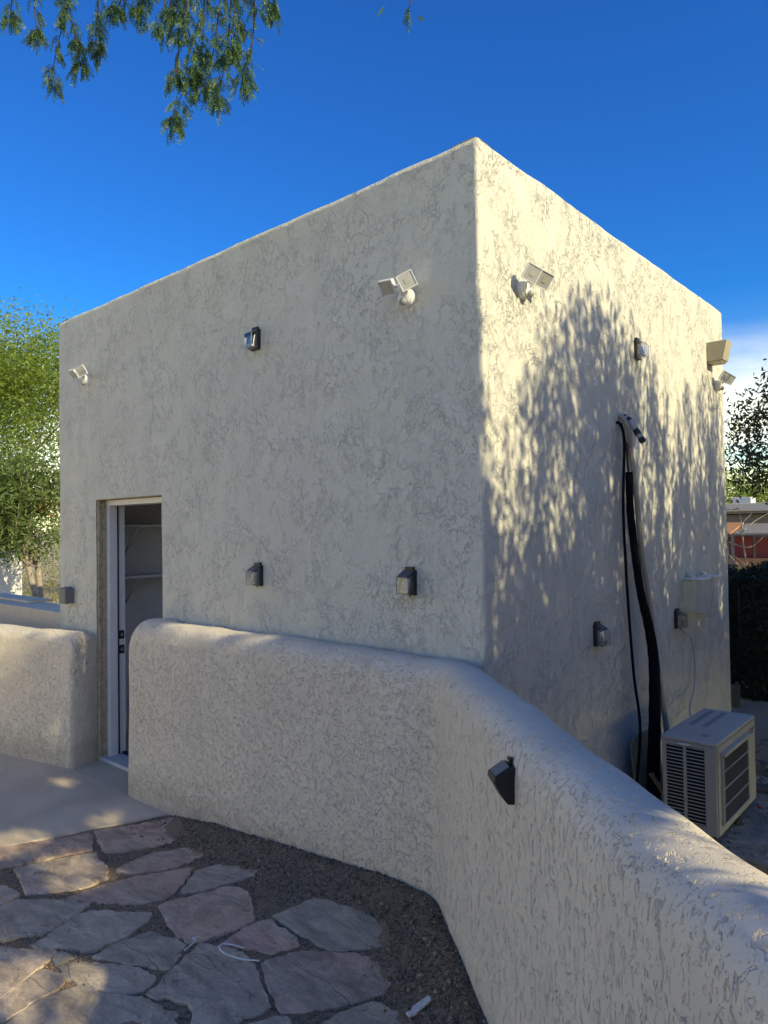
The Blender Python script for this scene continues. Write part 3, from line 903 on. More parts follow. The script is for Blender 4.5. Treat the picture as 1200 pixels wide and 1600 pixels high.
# ------------------------------------------------------------------ flagstones
PATH = tag(empty('flagstone_path', (-1.0, -1.0, 0)), kind='structure')
STONES = [
    ('p', [(-2.694, -1.242), (-2.644, -1.122), (-2.428, -0.697), (-2.364, -0.706), (-2.164, -0.807), (-2.337, -1.169), (-2.414, -1.336)]),
    ('p', [(-2.432, -0.653), (-2.196, -0.232), (-2.114, -0.250), (-1.922, -0.376), (-1.827, -0.507), (-2.020, -0.792), (-2.216, -0.730)]),
    ('t', [(-2.280, -1.180), (-2.176, -0.960), (-2.100, -0.811), (-1.974, -0.864), (-1.844, -0.882), (-1.707, -0.951), (-1.693, -1.050), (-1.728, -1.131), (-1.876, -1.281), (-2.031, -1.233)]),
    ('p', [(-1.765, -0.866), (-1.792, -0.789), (-1.795, -0.660), (-1.690, -0.498), (-1.571, -0.480), (-1.490, -0.515), (-1.488, -0.680), (-1.544, -0.770), (-1.665, -0.858)]),
    ('p', [(-1.647, -1.195), (-1.651, -1.071), (-1.579, -0.859), (-1.459, -0.699), (-1.397, -0.647), (-1.302, -0.762), (-1.232, -0.854), (-1.200, -0.931), (-1.290, -1.021), (-1.456, -1.114)]),
    ('g', [(-1.225, -0.823), (-1.356, -0.652), (-1.330, -0.553), (-1.225, -0.509), (-1.139, -0.493), (-1.078, -0.480), (-1.043, -0.528), (-1.089, -0.661), (-1.132, -0.766), (-1.185, -0.838)]),
    ('g', [(-2.299, -1.395), (-2.125, -1.313), (-2.001, -1.298), (-1.901, -1.305), (-1.868, -1.408), (-1.909, -1.525)]),
    ('g', [(-1.816, -1.538), (-1.845, -1.416), (-1.856, -1.334), (-1.688, -1.233), (-1.494, -1.148), (-1.443, -1.223), (-1.378, -1.414), (-1.454, -1.473), (-1.489, -1.547), (-1.550, -1.628)]),
    ('g', [(-1.327, -1.480), (-1.424, -1.230), (-1.414, -1.183), (-1.239, -1.092), (-1.136, -1.035), (-1.084, -1.086), (-1.035, -1.204), (-1.053, -1.345), (-1.084, -1.375), (-1.182, -1.410), (-1.279, -1.482)]),
    ('g', [(-1.003, -1.370), (-1.016, -1.253), (-0.982, -1.135), (-0.757, -1.105), (-0.647, -1.241), (-0.734, -1.280), (-0.872, -1.330)]),
    ('p', [(-1.169, -0.977), (-1.174, -0.924), (-1.118, -0.835), (-1.067, -0.690), (-1.002, -0.655), (-0.920, -0.662), (-0.782, -0.743), (-0.671, -0.822), (-0.691, -0.928), (-0.715, -1.039), (-0.750, -1.087), (-0.857, -1.080)]),
    ('t', [(-1.591, -1.614), (-1.438, -1.566), (-1.343, -1.534), (-1.213, -1.449), (-1.166, -1.448), (-1.115, -1.526), (-1.069, -1.625), (-1.003, -1.726), (-0.985, -1.818)]),
    ('t', [(-0.957, -1.841), (-0.986, -1.732), (-1.058, -1.622), (-1.089, -1.541), (-0.980, -1.502), (-0.926, -1.530), (-0.899, -1.562), (-0.899, -1.625), (-0.873, -1.710), (-0.863, -1.778), (-0.850, -1.877)]),
    ('g', [(-1.047, -1.490), (-1.031, -1.436), (-0.834, -1.332), (-0.710, -1.303), (-0.642, -1.309), (-0.610, -1.353), (-0.622, -1.397), (-0.685, -1.447), (-0.779, -1.481), (-0.874, -1.493), (-0.986, -1.499)]),
    ('g', [(-0.799, -1.842), (-0.830, -1.769), (-0.887, -1.637), (-0.851, -1.504), (-0.735, -1.487), (-0.658, -1.445), (-0.533, -1.398), (-0.442, -1.402), (-0.380, -1.381), (-0.368, -1.410), (-0.311, -1.409), (-0.281, -1.468), (-0.370, -1.642), (-0.595, -1.812)]),
    ('g', [(-0.702, -1.064), (-0.614, -1.036), (-0.503, -1.009), (-0.452, -1.017), (-0.396, -1.033), (-0.311, -1.082), (-0.247, -1.110), (-0.169, -1.147), (-0.170, -1.191), (-0.201, -1.288), (-0.193, -1.360), (-0.260, -1.394), (-0.321, -1.356), (-0.358, -1.329), (-0.428, -1.335), (-0.533, -1.381), (-0.570, -1.382), (-0.596, -1.309), (-0.673, -1.158)]),
    ('r', [(-0.631, -1.011), (-0.656, -0.889), (-0.623, -0.773), (-0.513, -0.798), (-0.437, -0.809), (-0.364, -0.837), (-0.381, -0.885), (-0.411, -0.948), (-0.528, -0.986)]),
    ('g', [(-0.626, -0.749), (-0.616, -0.667), (-0.593, -0.534), (-0.481, -0.514), (-0.317, -0.489), (-0.183, -0.507), (-0.092, -0.563), (-0.082, -0.623), (-0.241, -0.779), (-0.327, -0.783), (-0.460, -0.775)]),
    ('r', [(-0.380, -1.008), (-0.369, -0.935), (-0.325, -0.854), (-0.217, -0.775), (-0.149, -0.729), (-0.051, -0.717), (0.050, -0.744), (0.098, -0.828), (0.042, -0.930), (0.006, -0.996), (-0.108, -1.141), (-0.179, -1.107), (-0.269, -1.071)]),
    ('g', [(0.031, -1.129), (0.040, -1.030), (0.064, -0.952), (0.088, -0.900), (0.147, -0.885), (0.216, -0.870), (0.260, -0.923), (0.288, -1.007), (0.100, -1.181)]),
    ('g', [(-0.161, -1.262), (-0.120, -1.190), (-0.084, -1.143), (-0.045, -1.164), (-0.004, -1.208), (-0.093, -1.329)]),
]
TONE = {'p': (0.60, 0.39, 0.27), 'g': (0.53, 0.425, 0.305), 't': (0.68, 0.51, 0.36), 'r': (0.60, 0.345, 0.255)}
# a few more stones beyond the frame, where the path carries on
STONES += [('g', [(-.05, -1.36), (.1, -1.25), (.35, -1.1), (.52, -1.2), (.42, -1.5), (.1, -1.6)]), ('p', [(-.55, -1.9), (-.3, -1.72), (-.05, -1.72), (.05, -2.1), (-.35, -2.3)]),
           ('t', [(.1, -1.72), (.45, -1.62), (.8, -1.75), (.75, -2.1), (.3, -2.15)]), ('g', [(-1.3, -1.95), (-1.0, -1.9), (-.68, -2.0), (-.6, -2.4), (-1.1, -2.5)]),
           ('g', [(-2.0, -1.75), (-1.6, -1.78), (-1.4, -1.95), (-1.5, -2.3), (-2.1, -2.2)]), ('p', [(.65, -1.3), (.95, -1.5), (1.0, -1.72), (.85, -1.68), (.6, -1.5)])]
for si, (tone, poly) in enumerate(STONES):
    P = np.array(poly)
    cen = P.mean(0)
    P = cen + (P - cen) * 1.010
    # roughen the outline
    out = []
    for k in range(len(P)):
        a_, b_ = P[k], P[(k + 1) % len(P)]
        ln = np.linalg.norm(b_ - a_); ns = max(1, int(ln / .022))
        nn = np.array([-(b_ - a_)[1], (b_ - a_)[0]]) / (ln + 1e-9)
        for q in range(ns):
            t = q / ns
            jit = 0 if q == 0 else rng.normal() * .0045
            out.append(a_ + (b_ - a_) * t + nn * jit)
    out = np.array(out); n = len(out)
    area = .5 * np.sum(out[:, 0] * np.roll(out[:, 1], -1) - np.roll(out[:, 0], -1) * out[:, 1])
    if area < 0: out = out[::-1]
    e1 = np.roll(out, -1, 0) - np.roll(out, 1, 0)
    nrm = np.stack([e1[:, 1], -e1[:, 0]], -1); nrm /= np.linalg.norm(nrm, axis=1)[:, None]
    out = out + nrm * .004
    tilt = rng.normal(size=2) * .004; dz = rng.uniform(-.003, .003)
    def zt(q): return gz(q[:, 0]) + dz + (q - cen) @ tilt
    rings = [(out + nrm * .003, -.045), (out + nrm * .001, -.008), (out, -.0025), (out - nrm * (.002 + .004 * rng.random((n, 1))), 0.0)]
    V = []
    for q, dd in rings:
        V.append(np.column_stack([q, zt(q) + dd + (rng.normal(size=n) * .0010 if dd > -.04 else 0)]))
    V = np.concatenate(V)
    base = np.array([cen[0], cen[1], float(gz(cen[0]))])
    F = []
    for r_ in range(3):
        for k in range(n):
            k2 = (k + 1) % n
            F.append((r_ * n + k, r_ * n + k2, (r_ + 1) * n + k2, (r_ + 1) * n + k))
    F.append(tuple(3 * n + k for k in range(n)))
    o = link_mesh('flagstone', V - base, F, 'flagstone', PATH, False, tuple(base - np.array([-1.0, -1.0, 0])))
    c_ = np.array(TONE[tone]) * rng.uniform(.9, 1.1)
    o.color = (*c_, 1)

# point-in-polygon for the gravel
def inside_any(x, y, grow=0.0):
    r_ = np.zeros(len(x), bool)
    for _, poly in STONES:
        P = np.array(poly); c_ = P.mean(0); P = c_ + (P - c_) * (1 + grow)
        ins = np.zeros(len(x), bool); q = len(P) - 1
        for k in range(len(P)):
            cnd = ((P[k, 1] > y) != (P[q, 1] > y)) & (x < (P[q, 0] - P[k, 0]) * (y - P[k, 1]) / (P[q, 1] - P[k, 1] + 1e-12) + P[k, 0])
            ins ^= cnd; q = k
        r_ |= ins
    return r_

ICO = None
def pebbles(name, X, Y, Z, size, mat, label, cat):
    """angular little stones, all in one object"""
    n = len(X)
    base = np.array([(1, 0, 0), (-1, 0, 0), (0, 1, 0), (0, -1, 0), (0, 0, 1), (0, 0, -1)], float)
    fc = np.array([(0, 2, 4), (2, 1, 4), (1, 3, 4), (3, 0, 4), (2, 0, 5), (1, 2, 5), (3, 1, 5), (0, 3, 5)])
    sc = size[:, None] * rng.uniform(.6, 1.35, size=(n, 3)) * np.array([1, 1, .75])
    ang = rng.uniform(0, 2 * math.pi, n)
    B = base[None] * (1 + rng.normal(size=(n, 6, 3)) * .18) + rng.normal(size=(n, 6, 3)) * .18
    B = B * sc[:, None, :]
    c_, s_2 = np.cos(ang)[:, None], np.sin(ang)[:, None]
    x_ = B[:, :, 0] * c_ - B[:, :, 1] * s_2; y_ = B[:, :, 0] * s_2 + B[:, :, 1] * c_
    V = np.stack([x_ + X[:, None], y_ + Y[:, None], B[:, :, 2] + (Z + size * .25)[:, None]], -1).reshape(-1, 3)
    F = (np.arange(n)[:, None, None] * 6 + fc[None]).reshape(-1, 3)
    return tag(link_mesh(name, V, F, mat), label, cat, None, 'stuff')

N = 130000
X = rng.uniform(-2.35, 1.3, N); Y = rng.uniform(-2.2, -.19, N)
d = d_lowwall(X, Y)
on = inside_any(X, Y, -.02)
edge = -2.30 + .38 * (Y + .205)            # slab edge
ok = (d > .0) & (X > edge + .01)
dens = np.clip(1.25 - d / .55, .0, 1)      # thick against the wall, thin between the stones
keep_g = ok & (~on) & (rng.random(N) < np.clip(dens + .5, 0, 1) * .6)
keep_s = ok & on & (rng.random(N) < np.clip(.42 - d * 1.0, 0.0, 1) ** 1.5 * .55)
keep_r = ok & on & (rng.random(N) < .0022)
k1 = keep_g | keep_s | keep_r
zz = np.where(on, gz(X) + .001, soil_z(X, Y))
pebbles('gravel', X[k1], Y[k1], zz[k1], np.clip(np.exp(rng.normal(size=k1.sum()) * .45) * .0031, .0014, .011) * np.where(d[k1] < .35, 1.25, .85), 'gravel', 'dark brown gravel banked up along the foot of the low wall', 'gravel')
k2 = ok & (~on) & (rng.random(N) < .020)
pebbles('pale_gravel', X[k2], Y[k2], zz[k2] + .002, rng.uniform(.002, .0075, k2.sum()), 'gravel_pale', 'pale stone chips and grit scattered between the flagstones', 'gravel')
# dry leaf litter and bits of twig
k3 = ok & (rng.random(N) < np.where(on, .0008, .020))
n3 = k3.sum()
P = np.column_stack([X[k3], Y[k3], zz[k3] + .006]); D = rvec(n3) * np.array([1, 1, .12]); Nn = np.tile([0, 0, 1.0], (n3, 1)) + rvec(n3) * .4
V, F = leaf_quads(P, D, Nn, rng.uniform(.01, .035, n3), rng.uniform(.002, .006, n3))
tag(link_mesh('leaf_litter', V, F, 'litter'), 'dry leaf litter and twig bits in the flagstone joints', 'litter', None, 'stuff')

# white plastic twine lying on the stones
def on_stone(pts, dz=.008):
    return [(x, y, float(gz(x)) + dz + .004) for x, y in pts]
lp = on_stone([(-.500, -1.002), (-.525, -1.012), (-.557, -1.023), (-.587, -1.045), (-.578, -1.066), (-.534, -1.080), (-.485, -1.076), (-.438, -1.059), (-.385, -1.018)])
for k in range(len(lp)): lp[k] = (lp[k][0], lp[k][1], lp[k][2] + .010 * math.sin(math.pi * k / (len(lp) - 1)))
tag(tube('plastic_twine', spline(lp, 6), .0030, 'string_white', None, 6), 'white plastic strip curled into a loop on the flagstones', 'twine')
tag(tube('plastic_twine', spline(on_stone([(-.735, -1.052), (-.750, -1.075), (-.722, -1.080), (-.694, -1.151)]), 6), .0028, 'string_white', None, 6), 'short bent white plastic strip in a flagstone joint', 'twine')
# torn white scrap near the wall
sx, sy = .250, -.832
bm = bmesh.new()
pts = [(-.052, -.012), (-.030, -.016), (.046, -.011), (.054, .004), (.050, .012), (-.018, .014), (-.030, .006), (-.050, .010)]
vt = [bm.verts.new((x, y, .012 + .008 * math.sin(x * 40) + .006 * abs(y) * 40)) for x, y in pts]
vb = [bm.verts.new((x, y, .007 + .008 * math.sin(x * 40))) for x, y in pts]
bm.faces.new(vt); bm.faces.new(vb[::-1])
for k in range(len(pts)): bm.faces.new((vt[k], vb[k], vb[(k + 1) % 8], vt[(k + 1) % 8]))
tag(bm_done(bm, 'paper_scrap', 'paper_white', None, (sx, sy, float(gz(sx)) + .006), (0, 0, R(78))), 'torn white strip of scrap on the dark gravel at the bottom', 'scrap')
def lump(name, x, y, z, r_, mat, label, cat, flat=.7, seed=0, group=None, parent=None):
    bm = bmesh.new()
    bmesh.ops.create_icosphere(bm, subdivisions=2, radius=r_)
    rs_ = np.random.default_rng(seed)
    ph = rs_.uniform(0, 6, 3)
    for v in bm.verts:
        q = v.co.normalized()
        f = 1 + .18 * math.sin(q.x * 3 + ph[0]) * math.cos(q.y * 4 + ph[1]) + .10 * math.sin(q.z * 7 + ph[2] + q.x * 5) + rs_.normal() * .03
        v.co = Vector((q.x * r_ * f * 1.15, q.y * r_ * f * .9, max(-.5, q.z) * r_ * f * flat))
    o = bm_done(bm, name, mat, parent, (x, y, z), None, False)
    if label: tag(o, label, cat, group)
    return o
lump('stone_chip', -.232, -.368, .155, .020, 'gravel_pale', 'pale stone chip on the gravel below the bend of the low wall', 'stone', .7, 1)
lump('stone_chip', .166, -.492, .155, .019, 'gravel_pale', 'yellowish stone chip against the foot of the low wall', 'stone', .6, 2)
lump('stone_chip', -.50, -.30, .150, .014, 'gravel_pale', 'small pale stone chip further along the gravel strip', 'stone', .7, 3)
lump('stone_chip', -1.105, -1.455, .100, .045, 'gravel_pale', 'chalky white lump of rubble in the sunlit flagstone joint', 'stone', .5, 4)

# ------------------------------------------------------------------ wall lamps (solar, clear cover)
def wall_lamp(loc, rz, label, hanger=True):
    t = empty('wall_lamp', loc, (0, 0, rz))
    t.scale = (.78, .78, .78)
    tag(t, label, 'wall lamp', 'solar wall lamps')
    prism('back_plate', [(-.050, -.090), (.050, -.090), (.052, .070), (.034, .074), (.034, .092), (-.034, .092), (-.034, .074), (-.052, .070)], 'y', -.016, .012, 'black_plastic', t, .003)
    # clear cover: a closed box of plastic with a sloping top
    bm = bmesh.new()
    prf = [(-.015, -.084), (-.082, -.078), (-.082, .028), (-.015, .066)]
    xs = (-.047, .047)
    vv = [[bm.verts.new((x, y, z)) for y, z in prf] for x in xs]
    bm.faces.new(vv[0]); bm.faces.new(vv[1][::-1])
    for k in range(3): bm.faces.new((vv[0][k], vv[1][k], vv[1][k + 1], vv[0][k + 1]))
    bmesh.ops.recalc_face_normals(bm, faces=bm.faces[:])
    cv = bm_done(bm, 'clear_cover', 'clear_plastic', t)
    prism('solar_panel', [(-.080, .030), (-.078, .035), (-.020, .068), (-.018, .062)], 'x', -.044, .044, 'solar_cell', t, .001)
    prism('reflector', [(-.018, -.076), (-.060, -.074), (-.040, .018), (-.018, .040)], 'x', -.034, .034, 'reflector', t, .002)
    box('light_strip', -.030, .030, -.066, -.060, -.070, -.052, 'lens_frosted', t, .001)
    for xx in (-.014, .0, .014):
        box('light_chip', xx - .004, xx + .004, -.0685, -.0655, -.065, -.057, 'led_yellow', t, .0005)
    tube('rim', [(-.047, -.083, -.078), (.047, -.083, -.078), (.047, -.083, .028)], .0022, 'grey_plastic', t, 6)
    tube('rim', [(-.047, -.083, .028), (-.047, -.083, -.078)], .0022, 'grey_plastic', t, 6)
    lathe('switch_button', [(.006, 0), (.006, .006), (.004, .008)], 'black_plastic', t, 10, (.02, -.03, -.090), (R(180), 0, 0))
    return t

HP = R(90)
wall_lamp((-1.640, -.004, 3.005), 0, 'clear-fronted wall lamp high on the shaded front wall, alone above the others')
wall_lamp((-1.640, -.004, 1.555), 0, 'clear-fronted wall lamp low on the shaded front wall, the one closer to the doorway')
wall_lamp((-.438, -.004, 1.560), 0, 'clear-fronted wall lamp low on the shaded front wall, the one closer to the building corner')
wall_lamp((.004, 1.850, 2.985), HP, 'clear-fronted wall lamp high on the sunlit side wall')
wall_lamp((.004, 1.160, 1.195), HP, 'clear-fronted wall lamp low on the side wall, between corner and black pipe')
wall_lamp((.004, 2.480, 1.145), HP, 'clear-fronted wall lamp just below the two beige junction boxes')

# wedge-shaped step lamps on the low wall
def step_lamp(loc, rz, label):
    t = empty('step_lamp', loc, (0, 0, rz))
    t.scale = (.70, .70, .72)
    tag(t, label, 'wall lamp', 'black wedge lamps on the low wall')
    prism('housing', [(.015, .050), (-.012, .050), (-.078, .014), (-.082, -.004), (-.034, -.086), (-.022, -.098), (.015, -.100)], 'x', -.052, .052, 'black_plastic', t, .004)
    prism('solar_panel', [(-.012, .0515), (-.014, .0555), (-.074, .0205), (-.072, .0165)], 'x', -.043, .043, 'solar_panel_grey', t, .001)
    box('mounting_tab', -.016, .016, -.004, .012, .048, .078, 'black_plastic', t, .003)
    lathe('screw', [(.006, 0), (.006, .002), (.003, .004)], 'reflector', t, 10, (0, -.004, .064), (R(90), 0, 0))
    return t
step_lamp((.690, -.932, 1.088), R(-40.6), 'black wedge-shaped solar lamp on the low wall facing the flagstones')
step_lamp((1.492, -1.622, 1.012), R(-40.6), 'second black wedge lamp, only its top showing at the bottom frame edge')

# ------------------------------------------------------------------ twin-head floodlights
def flood_head(parent, loc, d, rollang, mat='white_plastic'):
    h = empty('lamp_head', loc)
    h.parent = parent
    h.scale = (1.06, 1.06, 1.06)
    q = Vector(d).normalized().to_track_quat('-Y', 'Z')
    h.rotation_mode = 'QUATERNION'
    h.rotation_quaternion = q @ Matrix.Rotation(rollang, 4, 'Y').to_quaternion()
    # flared square body, open to -y
    bm = bmesh.new()
    def ring(hs, y): return [bm.verts.new((sx_ * hs, y, sz_ * hs)) for sx_, sz_ in ((-1, -1), (1, -1), (1, 1), (-1, 1))]
    r0 = ring(.032, .040); r1 = ring(.045, .018); r2_ = ring(.052, -.020); r3 = ring(.046, -.022); r4 = ring(.043, -.012)
    bm.faces.new(r0)
    for a_, b_ in ((r0, r1), (r1, r2_), (r2_, r3), (r3, r4)):
        for k in range(4): bm.faces.new((a_[k], a_[(k + 1) % 4], b_[(k + 1) % 4], b_[k]))
    bmesh.ops.recalc_face_normals(bm, faces=bm.faces[:])
    bmesh.ops.bevel(bm, geom=[e for e in bm.edges if e.calc_length() > .05], offset=.003, segments=2, affect='EDGES')
    bm_done(bm, 'head_shell', mat, h)
    box('lens', -.044, .044, -.016, -.011, -.044, .044, 'lens_frosted', h, .001)
    box('light_chip', -.016, .016, -.0185, -.0155, -.016, .016, 'led_yellow', h, .0005)
    for k in range(5):
        box('cooling_fin', -.026 + k * .0125, -.023 + k * .0125, .036, .050, -.026, .026, mat, h, .0005)
    return h

def floodlight(loc, rz, label, dl_, dr_, rl=.4, rr=-.5):
    t = empty('floodlight', loc, (0, 0, rz))
    t.scale = (.76, .76, .76)
    tag(t, label, 'floodlight', 'white twin-head floodlights')
    lathe('mounting_base', [(.062, -.012), (.062, .012), (.056, .016), (.058, .020), (.058, .030), (.050, .034), (.050, .046), (.034, .056), (.010, .058)], 'white_plastic', t, 28, (0, 0, 0), (R(90), 0, 0))
    lathe('motion_sensor', [(.020, -.02), (.026, 0), (.024, .014), (.014, .024), (.003, .027)], 'grey_plastic', t, 18, (0, -.052, -.034), (R(120), 0, 0))
    tubes('arm', [(spline([(0, -.05, .01), (0, -.075, .035), (0, -.085, .060)], 4), .013, 10), ([(-.045, -.088, .064), (.045, -.088, .064)], .012, 10)], 'white_plastic', t)
    flood_head(t, (-.080, -.108, .066), dl_, rl)
    flood_head(t, (.080, -.108, .066), dr_, rr)
    return t
floodlight((-.425, -.004, 2.985), 0, 'white twin-head floodlight on the shaded front wall near the building corner', (.08, -.74, -.66), (.60, -.78, -.15), .05, -.45)
floodlight((-3.825, -.004, 3.075), 0, 'white twin-head floodlight at the far left end of the front wall', (.05, -.74, -.66), (.60, -.78, -.20), .05, -.45)
floodlight((.004, .390, 3.020), HP, 'white twin-head floodlight on the sunlit side wall near the building corner', (-.55, -.72, -.30), (-.40, -.72, -.52), .42, .30)
floodlight((.004, 3.560, 2.985), HP, 'white twin-head floodlight at the far end of the sunlit side wall', (-.55, -.72, -.35), (-.40, -.72, -.52), .42, .30)

# beige wedge housing above the far floodlight
t = empty('beige_housing', (.004, 3.400, 3.225), (0, 0, HP))
tag(t, 'beige wedge-shaped metal box above the far floodlight on the side wall', 'wall box')
prism('housing_body', [(.01, .080), (-.150, .080), (-.118, -.076), (.01, -.076)], 'x', -.072, .072, 'beige_metal', t, .003)
prism('bottom_lip', [(.0, -.0765), (-.112, -.0765), (-.100, -.092), (.0, -.092)], 'x', -.062, .062, 'beige_metal', t, .002)

# grey weatherproof outlet cover left of the doorway
t = empty('outlet_cover', (-4.150, -.004, 1.298))
tag(t, 'dark grey weatherproof outlet cover on the front wall left of the doorway', 'outlet cover')
box('cover_body', -.062, .062, -.075, .012, -.066, .060, 'box_grey', t, .010)
box('cover_lid', -.066, .066, -.060, -.050, -.070, .066, 'box_grey', t, .003)
box('hinge', -.05, .05, -.040, -.010, .060, .072, 'box_grey', t, .004)

# two beige junction boxes with clear rain covers
for (yc, zc, hw, dp, lab) in ((2.72, 1.300, .085, .085, 'beige junction box with clear cover, the one closer to the corner of the pair'), (3.03, 1.300, .080, .070, 'beige junction box with clear cover, the farther of the pair on the side wall')):
    t = empty('junction_box', (.004, yc, zc), (0, 0, HP))
    tag(t, lab, 'junction box', 'junction boxes on the side wall')
    box('box_body', -hw, hw, -dp * .75, .012, -.125, .110, 'beige_plastic', t, .005)
    box('box_lid', -hw - .006, hw + .006, -dp, -dp * .75, -.130, .114, 'beige_plastic', t, .004)
    box('rain_hood', -hw - .012, hw + .012, -dp - .055, .0, .116, .124, 'white_plastic', t, .002)
    bm = bmesh.new()
    bm_box(bm, -hw - .010, hw + .010, -dp - .050, -dp - .002, -.120, .115)
    bm_done(bm, 'clear_cover', 'hazy_plastic', t)
    tube('conduit', [(0, -.03, .124), (0, -.03, .140), (0, .0, .146)], .014, 'beige_plastic', t, 10)

# ------------------------------------------------------------------ air-conditioner pipes on the side wall
def lead(name, pts, rad, mat, label, cat, n=10, sides=12):
    return tag(tube(name, spline(pts, n), rad, mat, None, sides), label, cat)
wh = empty('drain_hose', (0, 1.55, 2.50))
tag(wh, 'white and beige drain hose bending out of the side wall', 'hose')
tube('white_elbow', spline([(-.02, 1.560, 2.505), (.03, 1.540, 2.492), (.060, 1.545, 2.425), (.062, 1.562, 2.360), (.055, 1.585, 2.298)], 8) - np.array([0, 1.55, 2.50]), .0155, 'white_hose', wh, 14)
tube('beige_tail', spline([(.055, 1.583, 2.310), (.074, 1.605, 2.066), (.070, 1.690, 1.661), (.086, 1.765, 1.330), (.110, 1.765, 1.087), (.150, 1.757, .768), (.185, 1.742, .50), (.20, 1.72, .16)], 8) - np.array([0, 1.55, 2.50]), .0165, 'beige_hose', wh, 12)
tube('red_tape', spline([(.048, 1.545, 2.335), (.048, 1.552, 2.29), (.047, 1.556, 2.245)], 4) - np.array([0, 1.55, 2.50]), .010, 'red_tape', wh, 10)
ls = empty('insulated_pipe', (.05, 1.57, 2.2))
tag(ls, 'thick black foam-insulated refrigerant pipe running down to the air conditioner', 'pipe')
o3 = np.array([.05, 1.57, 2.2])
sp = spline([(.050, 1.566, 2.155), (.050, 1.575, 1.905), (.055, 1.628, 1.624), (.070, 1.669, 1.381), (.100, 1.715, 1.157), (.130, 1.697, .942), (.160, 1.610, .647), (.175, 1.534, .357), (.20, 1.46, .16)], 8)
rd = np.interp(np.linspace(0, 1, len(sp)), [0, .1, .35, .55, .75, 1], [.021, .023, .025, .031, .036, .040]) * (1 + .04 * np.sin(np.arange(len(sp)) * 1.9))
tube('foam_sleeve', sp - o3, rd, 'black_foam', ls, 14)
tube('copper_end', spline([(.030, 1.545, 2.44), (.046, 1.550, 2.30), (.050, 1.562, 2.15)], 6) - o3, .009, 'beige_hose', ls, 8)
tube('dark_strap', spline([(.026, 1.53, 2.46), (.048, 1.536, 2.31), (.052, 1.556, 2.16)], 6) - o3, .006, 'black_plastic', ls, 8)
st_ = empty('taped_sleeve', (0, 1.58, 2.512))
tag(st_, 'short pipe sleeve wrapped in grey and black tape sticking out of the side wall', 'pipe')
a_, b_ = np.array([-.02, 0, .012]), np.array([.152, -.035, -.178])
bend = spline([a_, np.array([.055, -.006, -.035]), b_], 14)
tube('grey_wrap', bend, .0190, 'tape_grey', st_, 14)
for f0, f1 in ((.30, .36), (.46, .54), (.78, .88), (.93, 1.0)):
    i0, i1 = int(f0 * (len(bend) - 1)), max(int(f1 * (len(bend) - 1)), int(f0 * (len(bend) - 1)) + 1)
    tube('black_band', bend[i0:i1 + 1], .0203, 'black_plastic', st_, 14)
lead('black_cable', [(-.01, 1.51, 2.462), (.02, 1.510, 2.454), (.045, 1.513, 2.341), (.050, 1.468, 1.905), (.050, 1.500, 1.433), (.060, 1.546, .918), (.100, 1.528, .615), (.140, 1.385, .389), (.17, 1.26, .20), (.22, 1.30, .14)], .0085, 'black_foam', 'thin black cable hanging down the side wall beside the thick pipe', 'cable')
lead('grey_cable', [(.012, 2.505, 1.075), (.04, 2.53, 1.04), (.040, 2.668, .969), (.030, 2.770, .764), (.050, 2.682, .616), (.16, 2.242, .549), (.30, 2.04, .46), (.36, 2.0, .40)], .0055, 'cable_grey', 'thin grey cable looping from the wall lamp to the air conditioner', 'cable', 8, 8)

# cardboard leaning behind the unit
t = empty('cardboard_sheet', (.10, 1.55, .13))
tag(t, 'brown cardboard sheet leaning on the wall behind the black pipe', 'cardboard')
bm = bmesh.new()
gp = [(-.045, -.06, .37), (-.045, .06, .392), (-.045, .22, .385), (-.04, .32, .34), (.04, .30, .0), (.05, -.16, .0), (.0, -.13, .22)]
f_ = [bm.verts.new(q) for q in gp]; b2 = [bm.verts.new((q[0] - .006, q[1], q[2])) for q in gp]
bm.faces.new(f_); bm.faces.new(b2[::-1])
for k in range(len(gp)): bm.faces.new((f_[k], b2[k], b2[(k + 1) % len(gp)], f_[(k + 1) % len(gp)]))
bmesh.ops.recalc_face_normals(bm, faces=bm.faces[:])
bm_done(bm, 'main_panel', 'cardboard', t)
prism('folded_flap', [(-.05, -.10), (.10, -.06), (.13, .10), (.00, .12)], 'z', .0, .012, 'cardboard', t, .002, (.09, -.02, .18), (0, R(62), R(10)))

# ------------------------------------------------------------------ concrete pad and outdoor unit
tag(prism('equipment_pad', [(.02, 1.225), (.45, 1.215), (.9, 1.150), (2.6, .95), (2.6, 2.5), (.02, 2.5)], 'z', .0, .128, 'dusty_concrete', None, .012), kind='structure')
ax0, ax1, ay0, ay1, az0, az1 = .333, .619, 1.252, 1.993, .150, .652
ac = empty('air_conditioner', (ax0, ay0, az0))
tag(ac, 'beige-grey outdoor air-conditioner unit standing on the concrete pad by the side wall', 'air conditioner')
al = (-ax0, -ay0, -az0)
def abox(name, x0, x1, y0, y1, z0, z1, mat, bev=.003, parent=None):
    return box(name, x0, x1, y0, y1, z0, z1, mat, parent or ac, bev, al if parent is None else (0, 0, 0))
abox('casing', ax0, ax1 - .001, ay0 + .014, ay1, az0 + .004, az1 - .022, 'ac_paint', .008)
abox('top_cover', ax0 - .006, ax1 + .006, ay0 - .006, ay1 + .006, az1 - .022, az1, 'ac_paint', .009)
abox('side_panel', ax0 + .224, ax1, ay0, ay0 + .0135, az0 + .003, az1 - .0225, 'ac_paint', .005)
abox('louvre_stile', ax0, ax0 + .020, ay0, ay0 + .0135, az0 + .003, az1 - .0225, 'ac_paint', .003)
abox('louvre_stile', ax0 + .112, ax0 + .128, ay0 + .001, ay0 + .0135, az0 + .03, az1 - .042, 'ac_paint', .002)
abox('louvre_rail', ax0 + .0201, ax0 + .2239, ay0 + .0005, ay0 + .0135, az1 - .042, az1 - .0225, 'ac_paint', .002)
